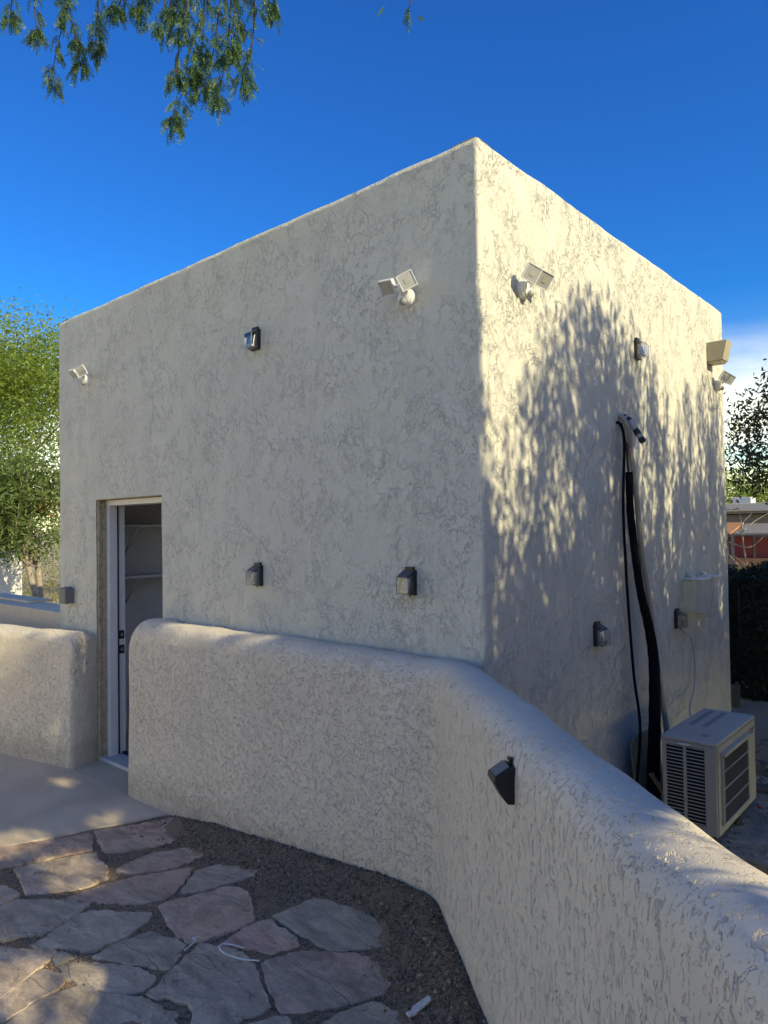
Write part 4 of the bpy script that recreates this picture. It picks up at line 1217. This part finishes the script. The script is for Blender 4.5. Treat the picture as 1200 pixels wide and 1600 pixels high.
abox('louvre_rail', ax0 + .0201, ax0 + .2239, ay0 + .0005, ay0 + .0135, az0 + .003, az0 + .045, 'ac_paint', .002)
abox('louvre_back', ax0 + .018, ax0 + .226, ay0 + .0105, ay0 + .0139, az0 + .04, az1 - .040, 'ac_dark', 0)  # near-black plate stands in for the shade inside the slots
bm = bmesh.new(); bm_box(bm, -.0465, .0465, -.005, .004, -.0026, .0026, .0012, 1)
slat_me = bpy.data.meshes.new('slat'); bm.to_mesh(slat_me); bm.free(); slat_me.materials.append(MATS['ac_paint'])
nsl = 22
for colx in (.0665, .1755):
    for k in range(nsl):
        z = .052 + (az1 - az0 - .042 - .058) * k / (nsl - 1)
        obj_of('slat', slat_me, ac, (colx, .0062, z), (R(-28), 0, 0))
abox('lift_handle', ax0 + .085, ax0 + .150, ay0 - .010, ay0 + .002, az1 - .036, az1 - .026, 'white_plastic', .003)
# fan side
gy0, gy1, gz0, gz1 = ay0 + .055, ay0 + .555, az0 + .055, az1 - .075
abox('front_panel', ax1 - .0005, ax1 + .006, ay0 + .012, ay1 - .006, az0 + .008, az1 - .024, 'ac_paint', .003)
abox('dark_recess_panel', ax1 + .0062, ax1 + .008, gy0, gy1, gz0, gz1, 'ac_grille', 0)  # sits proud of the front; its dark tone imitates a shaded recess
abox('air_guide', ax1 + .006, ax1 + .034, gy0 - .012, gy1 + .005, gz1 - .004, gz1 + .016, 'ac_paint', .004)
bm = bmesh.new()
for k in range(56):
    yy = gy0 + (gy1 - gy0) * k / 55
    bm_box(bm, ax1 + .0085, ax1 + .0125, yy - .0009, yy + .0009, gz0, gz1)
bm_done(bm, 'grille_wire', 'ac_grille', ac, al)
abox('gap_shade_strip', ax1 + .0065, ax1 + .0083, gy0 + .004, gy0 + .030, gz0 + .05, gz1 - .01, 'ac_dark', 0)  # solid black strip painted in for the shaded gap beside the wires
for k in range(5):
    zz_ = gz0 + (gz1 - gz0) * k / 4
    abox('grille_rib', ax1 + .0075, ax1 + .0165, gy0, gy1, zz_ - .0025, zz_ + .0025, 'ac_wire', .001)
for yy in (gy0, gy0 + .012, gy0 + .022, gy0 + .032, gy1):
    abox('grille_upright', ax1 + .0075, ax1 + .0160, yy - .0018, yy + .0018, gz0, gz1, 'ac_wire', .0006)
for (yy0, yy1) in ((.055, .115), (.60, .66)):
    abox('foot', ax0 + .02, ax1 - .02, ay0 + yy0, ay0 + yy1, .127, az0 + .006, 'ac_dark', .003)
# labels on the lid, maker's mark on the fan side
for (x0, x1, y0, y1) in ((.045, .075, .30, .70), (.120, .150, .30, .69), (.175, .215, .10, .145)):
    abox('sticker', ax0 + x0, ax0 + x1, ay0 + y0, ay0 + y1, az1 + .0002, az1 + .0012, 'sticker', 0)
bm = bmesh.new()
yc, zc, rdi = ay0 + .60, az1 - .075, .0105
for (dy, dz_, an) in ((0, .012, 90), (-.0105, -.006, 210), (.0105, -.006, 330)):
    c0, s0 = math.cos(R(an)), math.sin(R(an))
    pts = [(0, -.0), ]
    dia = [(-.0105, 0), (0, .006), (.0105, 0), (0, -.006)]
    q = [(yc + dy + u * c0 - v * s0, zc + dz_ + u * s0 + v * c0) for u, v in dia]
    bm.faces.new([bm.verts.new((ax1 + .0072, y, z)) for y, z in q])
bm_done(bm, 'logo_mark', 'black_plastic', ac, al)
def lettering(txt, size, y, z):
    cu = bpy.data.curves.new('lettering', 'FONT'); cu.body = txt; cu.size = size; cu.extrude = .0003
    o = bpy.data.objects.new('lettering_curve', cu); COL.objects.link(o)
    dg = bpy.context.evaluated_depsgraph_get()
    me = bpy.data.meshes.new_from_object(o.evaluated_get(dg))
    bpy.data.objects.remove(o); bpy.data.curves.remove(cu)
    me.materials.clear(); me.materials.append(MATS['black_plastic'])
    return obj_of('lettering', me, ac, (ax1 + .0074 - ax0, y - ay0, z - az0), (R(90), 0, R(90)))
lettering('MITSUBISHI', .017, ay0 + .622, az1 - .070)
lettering('ELECTRIC', .017, ay0 + .622, az1 - .088)

# ------------------------------------------------------------------ clutter on the far side of the low wall
lump('round_stone', .715, 1.115, .055, .075, 'rubble_stone', 'round grey stone against the step of the concrete pad', 'stone', .7, 11)
lump('round_stone', .86, 1.02, .050, .060, 'rubble_stone', 'flat grey stone lying below the edge of the concrete pad', 'stone', .5, 12)
lump('round_stone', .62, 1.08, .050, .065, 'rubble_stone', 'grey stone half hidden behind the low wall top', 'stone', .7, 13)
box('plank', -.45, .45, -.06, .06, 0, .022, 'plank_grey', None, .004, (.95, 2.30, .130), (0, 0, R(12)))
tag(bpy.data.objects['plank'], 'weathered grey plank lying beyond the air conditioner', 'plank')
tag(box('plank', -.35, .35, -.05, .05, 0, .022, 'plank_grey', None, .004, (.65, 2.62, .128), (R(6), 0, R(-24))), 'short grey board on the ground behind the air conditioner', 'plank')
t = empty('wooden_pallet', (-.17, 4.22, .12), (0, 0, R(10)))
t.scale = (.36, .8, .7)
tag(t, 'broken grey wooden pallet propped at the foot of the hedge', 'pallet')
for k in range(4): box('slat', -.30, .30, -.04, .04, -.008, .008, 'plank_grey', t, .003, (.03, -.05 + k * .01, .07 + k * .075), (R(70), 0, 0))
for k in (-.24, .24): box('stringer', -.03, .03, -.02, .06, 0, .36, 'plank_grey', t, .003, (k, 0, 0))
lump('red_scrap', .585, 2.03, .135, .018, 'red_tape', 'small red scrap on the ground beyond the air conditioner', 'scrap', .5, 15)
lump('red_scrap', .665, 1.90, .134, .014, 'red_tape', 'tiny red scrap beside the front foot of the air conditioner', 'scrap', .5, 16)
lump('dark_clod', .625, 1.585, .135, .026, 'bark', 'dark clod of dirt beside the fan grille of the air conditioner', 'clod', .8, 17)
N = 9000
X = rng.uniform(.35, 2.2, N); Y = rng.uniform(.9, 4.2, N)
k1 = rng.random(N) < np.where(Y > 2.45, .6, np.where(Y < 1.25, .4, .22))
Z = np.where((Y > 1.2) & (Y < 2.5), .128, soil_z(X, Y))
pebbles('dirt_crumbs', X[k1], Y[k1], Z[k1], rng.uniform(.002, .011, k1.sum()), 'gravel_pale', 'loose dirt and grit strewn round the air conditioner', 'debris')
k3 = rng.random(N) < np.where(Y > 1.9, .22, .10); n3 = k3.sum()
P = np.column_stack([X[k3], Y[k3], Z[k3] + .006]); D = rvec(n3) * np.array([1, 1, .15]); Nn = np.tile([0, 0, 1.0], (n3, 1)) + rvec(n3) * .5
V, F = leaf_quads(P, D, Nn, rng.uniform(.015, .07, n3), rng.uniform(.004, .016, n3))
tag(link_mesh('dry_leaves', V, F, 'litter'), 'dry leaves and splinters strewn over the concrete pad', 'litter', None, 'stuff')

# ------------------------------------------------------------------ vegetation
TANE, TANA = math.tan(SUN_EL) / math.cos(SUN_AZ), math.tan(SUN_AZ)

def limbs(base, targets, r0, mat_sides=8, fork=.45, wob=.12, seed=1):
    """tapering limbs from a trunk base to each target"""
    rs_ = np.random.default_rng(seed)
    base = np.array(base, float); out = []
    for tg in targets:
        tg = np.array(tg, float)
        mid = base + (tg - base) * .5 + rs_.normal(size=3) * wob * np.linalg.norm(tg - base) * .5
        mid[2] = base[2] + (tg[2] - base[2]) * .55
        sp_ = spline([base, base + (mid - base) * .5 + rs_.normal(size=3) * .05, mid, tg], 6)
        out.append((sp_, np.linspace(r0, r0 * .16, len(sp_)), mat_sides))
    return out

def scatter_crown(cen, rad, n_clump, per, seed, spread=.22, lo=-1.0):
    """clumps of leaf points spread unevenly through an ellipsoid"""
    rs_ = np.random.default_rng(seed)
    C = []
    while len(C) < n_clump:
        q = rs_.normal(size=3); q /= np.linalg.norm(q); q *= rs_.random() ** .42
        if q[2] < lo: continue
        if math.sin(q[0] * 5 + seed) + math.cos(q[1] * 4.3 + seed * 2) + math.sin(q[2] * 6) < rs_.uniform(-2.2, 1.0): continue
        C.append(np.array(cen) + q * np.array(rad))
    C = np.array(C)
    P = np.repeat(C, per, 0) + rs_.normal(size=(len(C) * per, 3)) * spread
    return C, P

# --- the mesquites on the sunny side, whose shade falls on wall, patio and low wall.
# Their crowns are thin and streaky at the top and dense lower down.
PROFILE = np.array([(-7, 1.0), (-4.5, 1.1), (-2.5, 1.1), (-1.35, 1.2), (-1.1, 1.8), (-.95, 2.8), (-.7, 3.8), (-.35, 3.8), (-.20, 3.2), (-.0, 3.13), (.010, 2.43), (.08, 2.48), (.31, 2.58), (.46, 2.98), (.59, 3.20), (.77, 3.16), (1.12, 3.30), (1.36, 3.55), (1.56, 3.34), (1.86, 3.24), (2.15, 3.10), (2.47, 2.98), (2.83, 3.08), (3.24, 3.20), (3.67, 3.05), (4.4, 3.3), (5.5, 2.6)])
SOLID = np.array([(-7, .5), (-2.2, .55), (-1.35, .62), (-1.15, 1.1), (-.9, 2.0), (-.65, 3.2), (-.20, 3.1), (-.0, 3.05), (.010, 1.72), (.3, 1.66), (1.2, 1.72), (1.7, 1.85), (2.3, 1.70), (3.0, 1.55), (3.7, 1.20), (5.5, 1.2)])
GAPS = [(-.085, 2.30, .09, .25, 1.0), (-.10, 2.00, .08, .08, .85), (-.26, 2.14, .08, .06, .8), (-.33, 1.83, .10, .09, .9), (-1.00, 1.42, .22, .12, .95), (-.48, 1.36, .13, .08, .85), (-.93, 1.19, .17, .09, .95), (-.98, 1.04, .18, .10, .95),
        (-1.55, .70, .19, .12, .97), (-1.67, .56, .15, .09, .9), (-1.32, .575, .20, .095, .97), (-1.42, .48, .14, .06, .85), (1.95, 2.15, .22, .40, .55), (.30, 2.10, .28, .32, .5), (.80, 1.95, .30, .22, .45), (3.55, 1.25, .08, .14, .75), (3.05, 1.37, .08, .10, .6), (2.07, -.15, .05, .08, .6), (1.0, .25, .04, .12, .5)]

def shade_crown(y_lo, y_hi, n_str, seed):
    rs_ = np.random.default_rng(seed)
    Y = rs_.uniform(y_lo, y_hi, n_str * 3)
    top = np.interp(Y, PROFILE[:, 0], PROFILE[:, 1]); sol = np.interp(Y, SOLID[:, 0], SOLID[:, 1])
    zlow = np.where(Y > .5, -.62, -.55)
    Z = zlow + (top - zlow) * rs_.random(len(Y))
    frac = np.clip((top - Z) / np.maximum(top - sol, .05), 0, 1)
    # vertical streaks, drifting with height
    st_ = .5 + .5 * np.sin(Y * 7.0 + 1.3 * np.sin(Z * 1.7) + 2.0 * np.sin(Y * 2.9)) * np.cos(Y * 4.1 + Z * .9 + .5)
    prob = np.where(Z < sol - .12, .92, np.clip((.10 + .42 * frac ** .8) * (.35 + 1.3 * st_), 0, 1))
    dark = np.exp(-((Y - 1.30) / .42) ** 2 - ((Z - 2.75) / .45) ** 2)
    prob = np.clip(prob + .55 * dark, 0, 1)
    ok_ = rs_.random(len(Y)) < prob
    Y, Z = Y[ok_], Z[ok_]; top = top[ok_]; sol = sol[ok_]
    n = len(Y)
    Xp = rs_.uniform(3.3, 5.6, n)
    K = 17
    t = (np.arange(K)[None] + rs_.random((n, K))) / K
    L_ = rs_.uniform(.25, .75, (n, 1))
    yy = Y[:, None] + rs_.normal(size=(n, K)) * .032 + rs_.normal(size=(n, 1)) * .03 * t
    zz_ = Z[:, None] - t * L_
    xx = Xp[:, None] + rs_.normal(size=(n, K)) * .05
    yw, zw = yy.ravel(), zz_.ravel()
    keep = zw < np.interp(yw, PROFILE[:, 0], PROFILE[:, 1]) + .03
    for (gy_, gzz, ry_, rz_, pr) in GAPS:
        e_ = ((yw - gy_) / ry_) ** 2 + ((zw + .03 - gzz) / rz_) ** 2
        keep &= ~((e_ < 1) & (rs_.random(len(yw)) < pr))
    xw = xx.ravel()[keep]; yw = yw[keep]; zw = zw[keep]
    P = np.column_stack([xw, yw + xw * TANA, zw + xw * TANE])
    n = len(P)
    D = np.column_stack([rs_.normal(size=n) * .45, rs_.normal(size=n) * .35, -1 + rs_.normal(size=n) * .3])
    return P, D, np.array([S.x, S.y, S.z]) + rvec(n) * .55, rs_.uniform(.07, .12, n), rs_.uniform(.018, .030, n)

for (y_lo, y_hi, ns, seed, base, lab) in ((-.25, 5.3, 3300, 3, (4.9, 1.9, .05), 'mesquite tree on the sunny side whose shade dapples the side wall'), (-6.5, -.25, 3900, 4, (5.0, -3.0, .05), 'mesquite tree beside it whose shade falls on the patio')):
    tr = empty('mesquite_tree', base)
    tag(tr, lab, 'tree', 'shade trees')
    P, D, Nn, ln, wd = shade_crown(y_lo, y_hi, ns, seed)
    b = np.array(base)
    V, F = leaf_quads(P, D, Nn, ln, wd)
    link_mesh('crown', V - b, F, 'leaf_mesquite', tr)
    rs_ = np.random.default_rng(seed)
    tg = P[rs_.choice(len(P), 26)]
    fork = b + np.array([-.2, .1, 1.7])
    lb = [(spline([b, b + np.array([.1, -.05, .8]), fork], 5), np.linspace(.20, .15, 11), 10)]
    lb += limbs(fork, tg, .065, 6, seed=seed)
    tubes('trunk', [(l[0] - b, l[1], l[2]) for l in lb], 'bark', tr)

# --- branches hanging into the top of the picture: feathery, each leaflet its own face
STEMS = {
  'a': [(-1.977, -1.0, 4.964), (-1.987, -1.007, 4.859), (-2.005, -1.017, 4.665), (-2.051, -1.05, 4.42), (-2.069, -1.06, 4.227)],
  'a2': [(-1.999, -1.013, 4.7), (-1.96, -0.974, 4.577), (-1.952, -0.964, 4.471), (-1.947, -0.957, 4.348)],
  'b': [(-1.84, -0.88, 4.961), (-1.868, -0.896, 4.68), (-1.876, -0.9, 4.557), (-1.866, -0.887, 4.427)],
  'c': [(-2.196, -1.193, 4.968), (-2.224, -1.21, 4.705), (-2.232, -1.214, 4.599)],
  'd': [(-2.136, -1.14, 4.932), (-2.125, -1.121, 4.65), (-2.11, -1.104, 4.509)],
  'k1': [(-1.751, -0.797, 4.819), (-1.777, -0.817, 4.721), (-1.799, -0.836, 4.686)],
  'k2': [(-1.709, -0.763, 4.888), (-1.698, -0.748, 4.73), (-1.686, -0.736, 4.649)],
  'k3': [(-1.65, -0.709, 4.852), (-1.658, -0.713, 4.726)],
  'e': [(-1.133, -0.781, 4.634), (-1.159, -0.795, 4.35), (-1.137, -0.771, 4.192), (-1.147, -0.777, 4.066), (-1.21, -0.828, 3.925), (-1.235, -0.846, 3.79)],
  'e2': [(-1.164, -0.799, 4.334), (-1.196, -0.823, 4.177), (-1.216, -0.834, 3.972)],
  'f': [(-1.014, -0.676, 4.631), (-1.051, -0.699, 4.285), (-1.079, -0.719, 4.112), (-1.136, -0.763, 3.939)],
  'g': [(-0.979, -0.645, 4.631), (-1.014, -0.663, 4.19), (-1.041, -0.683, 4.032), (-1.061, -0.696, 3.913)],
  'h': [(-0.891, -0.568, 4.629), (-0.917, -0.58, 4.251), (-0.952, -0.606, 4.094), (-0.974, -0.622, 3.962)],
  'i': [(-1.215, -0.854, 4.635), (-1.246, -0.873, 4.383), (-1.261, -0.882, 4.251)],
  'j': [(-0.837, -0.52, 4.597), (-0.853, -0.529, 4.439), (-0.857, -0.531, 4.382)],
  'l': [(-1.085, -0.739, 4.633), (-1.098, -0.741, 4.317), (-1.116, -0.752, 4.16), (-1.129, -0.76, 4.034)],
  'm': [(-0.943, -0.614, 4.63), (-0.968, -0.629, 4.378), (-0.988, -0.642, 4.252), (-1.027, -0.673, 4.142)],
  'n': [(-0.329, -0.071, 4.555), (-0.33, -0.068, 4.413), (-0.334, -0.07, 4.379)],
  'o': [(-1.168, -0.812, 4.634), (-1.197, -0.831, 4.446), (-1.216, -0.845, 4.32)],
}
ov = empty('overhanging_tree', (-2.7, -4.9, -.03))
tag(ov, 'mesquite with feathery green branches hanging into the sky at top left', 'tree')
b = np.array([-2.7, -4.9, -.03])
LP, LD, LN, LL, LWd = [], [], [], [], []
lst = []
rs_ = np.random.default_rng(21)
def add_pinna(p0, d, ln):
    d = d / np.linalg.norm(d)
    side = np.cross(d, rs_.normal(size=3)); side /= np.linalg.norm(side)
    nrm = np.cross(d, side)
    m_ = int(ln / .0070)
    for k in range(m_):
        q = p0 + d * ln * (k + .5) / m_ + np.array([0, 0, -1]) * .12 * ln * ((k + .5) / m_) ** 2
        sz = .0150 * (1 - .45 * abs(2 * (k + .5) / m_ - 1) ** 2)
        for sg in (-1, 1):
            LP.append(q); LD.append(side * sg + d * .55 + rs_.normal(size=3) * .08); LN.append(nrm + rs_.normal(size=3) * .25); LL.append(sz); LWd.append(.0068)
for key, pts in STEMS.items():
    pts = [np.array(q) for q in pts]; pts[-1] = pts[-2] + (pts[-1] - pts[-2]) * (.55 if key != 'n' else .3)
    sp_ = spline(pts, 7)
    lst.append((sp_ - b, np.linspace(.0045, .0014, len(sp_)), 5))
    ncl = max(5, int(len(sp_) * 1.9)) if key != 'n' else 2
    for c_ in range(ncl):
        i_ = rs_.integers(1, len(sp_)) if c_ > 1 else len(sp_) - 1
        p0 = sp_[i_]
        out_d = rs_.normal(size=3) * np.array([1, 1, .2]); out_d /= np.linalg.norm(out_d)
        tw = spline([p0, p0 + out_d * .02 + np.array([0, 0, -.006]), p0 + out_d * .034 + np.array([0, 0, -.03])], 3)
        lst.append((tw - b, np.full(len(tw), .0010), 4))
        for _ in range(rs_.integers(2, 5)):
            add_pinna(tw[rs_.integers(2, len(tw))], out_d * .35 + rs_.normal(size=3) * .30 + np.array([0, 0, -1.0]), rs_.uniform(.038, .078))
V, F = leaf_quads(np.array(LP) - b, np.array(LD), np.array(LN), np.array(LL), np.array(LWd))
# a thin crown out of frame that the branches hang from
C, Pc = scatter_crown((-2.3, -3.4, 5.9), (2.2, 1.9, .7), 240, 16, 5, .14)
n = len(Pc)
V2, F2 = leaf_quads(Pc - b, np.column_stack([rng.normal(size=n) * .4, rng.normal(size=n) * .4, -np.ones(n)]), rvec(n), rng.uniform(.05, .09, n), rng.uniform(.012, .02, n))
link_mesh('crown', np.concatenate([V, V2]), np.concatenate([F, F2 + len(V)]), 'leaf_overhang', ov)
fork = np.array([-2.6, -4.6, 2.2])
tl = [(spline([b, b + np.array([.05, .1, 1.1]), fork], 5) - b, np.linspace(.16, .12, 11), 10)]
for e_ in ((-1.97, -1.02, 5.02), (-1.12, -.75, 4.70), (-.86, -.53, 4.68), (-.33, -.07, 4.62)):
    e_ = np.array(e_)
    tl.append((spline([fork, fork + np.array([.1, .6, 1.7]), (fork + e_) / 2 + np.array([0, -.1, 1.5]), e_ + np.array([0, -.12, .15]), e_], 6) - b, np.linspace(.06, .006, 25), 7))
for pts in STEMS.values():
    p0 = np.array(pts[0]); q0 = np.array((-1.97, -1.02, 5.02)) if p0[0] < -1.6 else np.array((-1.12, -.75, 4.70)) if p0[0] < -.6 else np.array((-.33, -.07, 4.62))
    tl.append((spline([q0, (q0 + p0) / 2 + np.array([0, 0, .03]), p0], 4) - b, np.linspace(.007, .0045, 9), 5))
lf = []
for l in tl[1:5]:
    q = l[0][11:] + b
    for c_ in q:
        m_ = rs_.integers(14, 26)
        pp = c_ + rs_.normal(size=(m_, 3)) * np.array([.16, .16, .10]) + np.array([-.02, -.10, .14])
        lf.append(pp)
lf = np.concatenate(lf); n = len(lf)
V3, F3 = leaf_quads(lf - b, np.column_stack([rs_.normal(size=n) * .4, rs_.normal(size=n) * .4, -np.ones(n)]), rvec(n), rs_.uniform(.05, .09, n), rs_.uniform(.012, .02, n))
link_mesh('limb_foliage', V3, F3, 'leaf_overhang', ov)
for l in limbs(fork, C[::14], .045, 6, seed=8): tl.append((l[0] - b, l[1], l[2]))
tubes('trunk', tl, 'bark', ov)
tag(tubes('twig', lst, 'twig', ov), kind='stuff')

# --- trees seen past the left end of the building
def tree(name, base, fork_dz, cen, rad, n_clump, per, ln, wd, leaf, bark, label, seed, r0=.12, n_limb=10, spread=.22, droop=.4, group=None, forks=((0, 0),)):
    t = empty(name, base)
    tag(t, label, 'tree', group)
    b_ = np.array(base, float)
    C_, P_ = scatter_crown(cen, rad, n_clump, per, seed, spread)
    rs2 = np.random.default_rng(seed)
    n_ = len(P_)
    D_2 = rs2.normal(size=(n_, 3)) + np.array([0, 0, -droop])
    V_, F_ = leaf_quads(P_ - b_, D_2, rs2.normal(size=(n_, 3)), rs2.uniform(ln * .7, ln * 1.3, n_), rs2.uniform(wd * .7, wd * 1.3, n_))
    link_mesh('crown', V_, F_, leaf, t)
    out = []
    for (fx, fy) in forks:
        fk = b_ + np.array([fx, fy, fork_dz])
        st0 = b_ + np.array([fx * -.15, fy * -.15, 0])
        out.append((spline([st0, b_ + np.array([fx * .35, fy * .35, fork_dz * .5]), fk], 5) - b_, np.linspace(r0, r0 * .75, 11), 10))
        for l in limbs(fk, C_[rs2.choice(len(C_), n_limb)], r0 * .5, 6, seed=seed + 3): out.append((l[0] - b_, l[1], l[2]))
    tubes('trunk', out, bark, t)
    return t
tree('mesquite_tree', (-12.9, 2.2, .0), 2.3, (-12.6, 2.5, 4.55), (2.4, 2.4, 1.45), 950, 52, .085, .026, 'leaf_yellowgreen', 'bark', 'large sunlit yellow-green tree behind the left end of the building', 31, .10, 12, .19, .3)
tree('oleander_tree', (-9.42, 2.02, -.03), 1.35, (-9.70, 1.80, 2.30), (.82, .82, .86), 240, 46, .115, .026, 'leaf_oleander', 'pale_bark', 'small green tree with two leaning pale trunks before the white wall', 32, .055, 12, .13, .0, None, ((-.16, -.18), (-.30, .02)))
C, P = scatter_crown((-9.45, 2.05, 2.22), (.20, .20, .14), 10, 14, 33, .05)
n = len(P); V, F = leaf_quads(P - np.array([-9.42, 2.02, -.03]), rng.normal(size=(n, 3)), rvec(n), rng.uniform(.05, .12, n), rng.uniform(.015, .03, n))
link_mesh('dry_leaves', V, F, 'leaf_orange', bpy.data.objects['oleander_tree'])
tree('palo_verde_tree', (-17.5, 6.5, .0), 1.2, (-17.5, 6.2, 2.1), (2.2, 2.2, 1.7), 300, 40, .10, .02, 'leaf_yellowgreen', 'pale_bark', 'hazy yellow-green shrub tree low behind the pale trunks', 34, .10, 10, .22, .2)
wwl = tag(box('white_wall', -.10, .10, -3.2, 2.24, -.1, 1.66, 'sun_plaster', None, .015, (-10.9, 0, 0)), 'sunlit white garden wall at the left frame edge behind the small tree', 'garden wall')
def brush(name, x, y, r_, h_, mat, label, seed, n=1800, cat='bush', group=None, ln=.10):
    t = empty(name, (x, y, float(soil_z(x, y))))
    tag(t, label, cat, group)
    rs2 = np.random.default_rng(seed)
    q = rs2.normal(size=(n, 3)); q /= np.linalg.norm(q, axis=1)[:, None]; q *= rs2.random((n, 1)) ** .4
    q[:, 2] = np.abs(q[:, 2])
    P_ = q * np.array([r_, r_, h_])
    V_, F_ = leaf_quads(P_, q * .6 + rs2.normal(size=(n, 3)) * .5 + np.array([0, 0, .4]), rs2.normal(size=(n, 3)), rs2.uniform(.5, 1.3, n) * ln, rs2.uniform(.5, 1.3, n) * ln * .2)
    link_mesh('foliage', V_, F_, mat, t)
    st2 = [([(0, 0, 0), tuple(p_ * .5 + rs2.normal(size=3) * .05), tuple(p_)], [.015, .009, .004], 5) for p_ in P_[:14]]
    tubes('stem', st2, 'bare_branch', t)
    return t
brush('desert_bush', -13.2, 3.9, 1.1, 1.1, 'brush_tan', 'dry tan bush on the slope between building and white wall', 41, 2600)
brush('desert_bush', -15.2, 3.1, 1.3, 1.5, 'leaf_yellowgreen', 'green bush further back behind the white wall end', 42, 2600)
brush('desert_bush', -18.8, 5.0, 1.8, 2.0, 'brush_tan', 'pale desert bush farthest back beyond the small tree', 43, 2600)
lump('boulder', -11.5, 2.75, .12, .26, 'rubble_stone', 'dark rock on the sandy ground beside the pale trunks', 'rock', .7, 44)
lump('boulder', -11.2, 3.15, .10, .22, 'rubble_stone', 'second dark rock half hidden by the building edge', 'rock', .7, 45)

# --- past the right end of the building: hedge, dark tree, bare shrub, neighbour's house
hd = empty('hedge', (.8, 5.0, .1))
tag(hd, 'dense dark green hedge behind the far corner of the building', 'hedge')
n = 30000
X = rng.uniform(-2.0, 2.4, n); u = rng.random(n)
Y = np.where(u < .55, 4.55 + rng.gamma(1.2, .05, n), rng.uniform(4.5, 5.5, n)); Z = np.where(u < .55, rng.uniform(.05, 1.36, n), 1.40 - rng.gamma(1.2, .05, n))
Z += .05 * np.sin(X * 5) + .03 * np.sin(X * 13 + 1)
P = np.column_stack([X, Y, Z]) - np.array([.8, 5.0, .1])
V, F = leaf_quads(P, rvec(n) + np.array([0, -.3, .3]), rvec(n), rng.uniform(.03, .06, n), rng.uniform(.015, .028, n))
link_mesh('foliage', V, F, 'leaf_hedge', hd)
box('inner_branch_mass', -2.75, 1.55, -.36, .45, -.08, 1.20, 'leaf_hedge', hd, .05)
tubes('stem', [([(x, rng.uniform(-.3, .3), -.1), (x + rng.normal() * .1, rng.uniform(-.4, .1), .6), (x + rng.normal() * .2, -.45, 1.1)], [.02, .013, .006], 6) for x in np.linspace(-2.6, 1.4, 22)], 'bark', hd)
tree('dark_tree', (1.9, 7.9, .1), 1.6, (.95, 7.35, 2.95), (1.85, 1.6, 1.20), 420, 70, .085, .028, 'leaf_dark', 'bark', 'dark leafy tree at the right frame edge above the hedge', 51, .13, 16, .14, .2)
tree('pale_green_tree', (-6.5, 29, .1), 1.4, (-6.2, 29, 2.9), (3.4, 3.0, 1.25), 300, 40, .16, .045, 'leaf_yellowgreen', 'bark', 'sunlit olive-green tree behind the neighbouring house on the right', 52, .16, 10, .3, .0)
sb = empty('bare_shrub', (.1, 8.6, .1))
tag(sb, 'leafless pale shrub standing between hedge and neighbouring house', 'shrub')
rs_ = np.random.default_rng(61); lb = []
for k in range(11):
    p0 = np.array([rs_.normal() * .25 - .55, rs_.normal() * .2, 0]); e_ = p0 + np.array([rs_.normal() * .55, rs_.normal() * .4, rs_.uniform(1.3, 2.3)])
    s5 = spline([p0, (p0 + e_) / 2 + rs_.normal(size=3) * .16, e_], 6); lb.append((s5, np.linspace(.024, .005, len(s5)), 6))
    for _ in range(5):
        a_ = s5[rs_.integers(4, len(s5))]; c_ = a_ + np.array([rs_.normal() * .35, rs_.normal() * .3, rs_.uniform(.0, .5)])
        lb.append((spline([a_, (a_ + c_) / 2 + rs_.normal(size=3) * .06, c_], 4), np.linspace(.011, .003, 9), 5))
tubes('branch', lb, 'bare_branch', sb)

nb = empty('neighbour_house', (-5.0, 23.0, .1))
tag(nb, 'low neighbouring house with cream roof edge, orange awning and red wall', 'house')
def nbox(name, x0, x1, y0, y1, z0, z1, mat, bev=.02, rot=None): return box(name, x0, x1, y0, y1, z0, z1, mat, nb, bev, (0, 0, 0), rot)
nbox('wall', -6, 5, 0, 6, -.1, 2.0, 'grey_roof')
nbox('roof', -6.4, 5.4, -.5, 6.4, 2.02, 2.12, 'grey_roof')
nbox('roof_fascia', -6.4, 1.25, -.62, -.52, 2.10, 2.36, 'cream_fascia')
nbox('roof_vent', -.5, .1, 1.2, 1.8, 2.36, 2.62, 'sun_plaster')
prism('awning', [(-.7, 1.74), (-2.2, 1.42), (-2.2, 1.36), (-.7, 1.66)], 'x', -2.5, .35, 'orange_roof', nb, .01)
prism('awning', [(-.7, 1.70), (-2.1, 1.40), (-2.1, 1.34), (-.7, 1.62)], 'x', .40, 3.2, 'grey_roof', nb, .01)
for k, x in enumerate((-2.3, -.9, .36, 1.8, 3.1)): nbox('awning_post', x - .04, x + .04, -2.1, -2.02, -.1, 1.42, 'fence_grey', .005)
nbox('red_panel', .05, .75, -1.4, -1.3, .6, 1.28, 'red_paint'); nbox('red_panel', .85, 1.6, -1.4, -1.3, .5, 1.25, 'red_paint'); nbox('brown_panel', -.2, 1.4, -1.7, -1.55, -.1, .62, 'orange_roof')
for k in range(9): nbox('fence_picket', -1.6 + k * .17, -1.51 + k * .17, -2.4, -2.36, -.1, 1.25, 'fence_grey', .005)
for x in (-3.6, -1.2, 2.2):
    w_ = nbox('window', x - .45, x + .45, -.06, .02, .9, 1.7, 'window_dark', .01)
    box('window_frame', x - .5, x + .5, -.10, -.065, .84, .895, 'cream_fascia', w_, .005)
brush('roadside_bush', -3.2, 15.0, 1.0, .85, 'leaf_oleander', 'low green bush before the neighbouring house', 62, 2200)
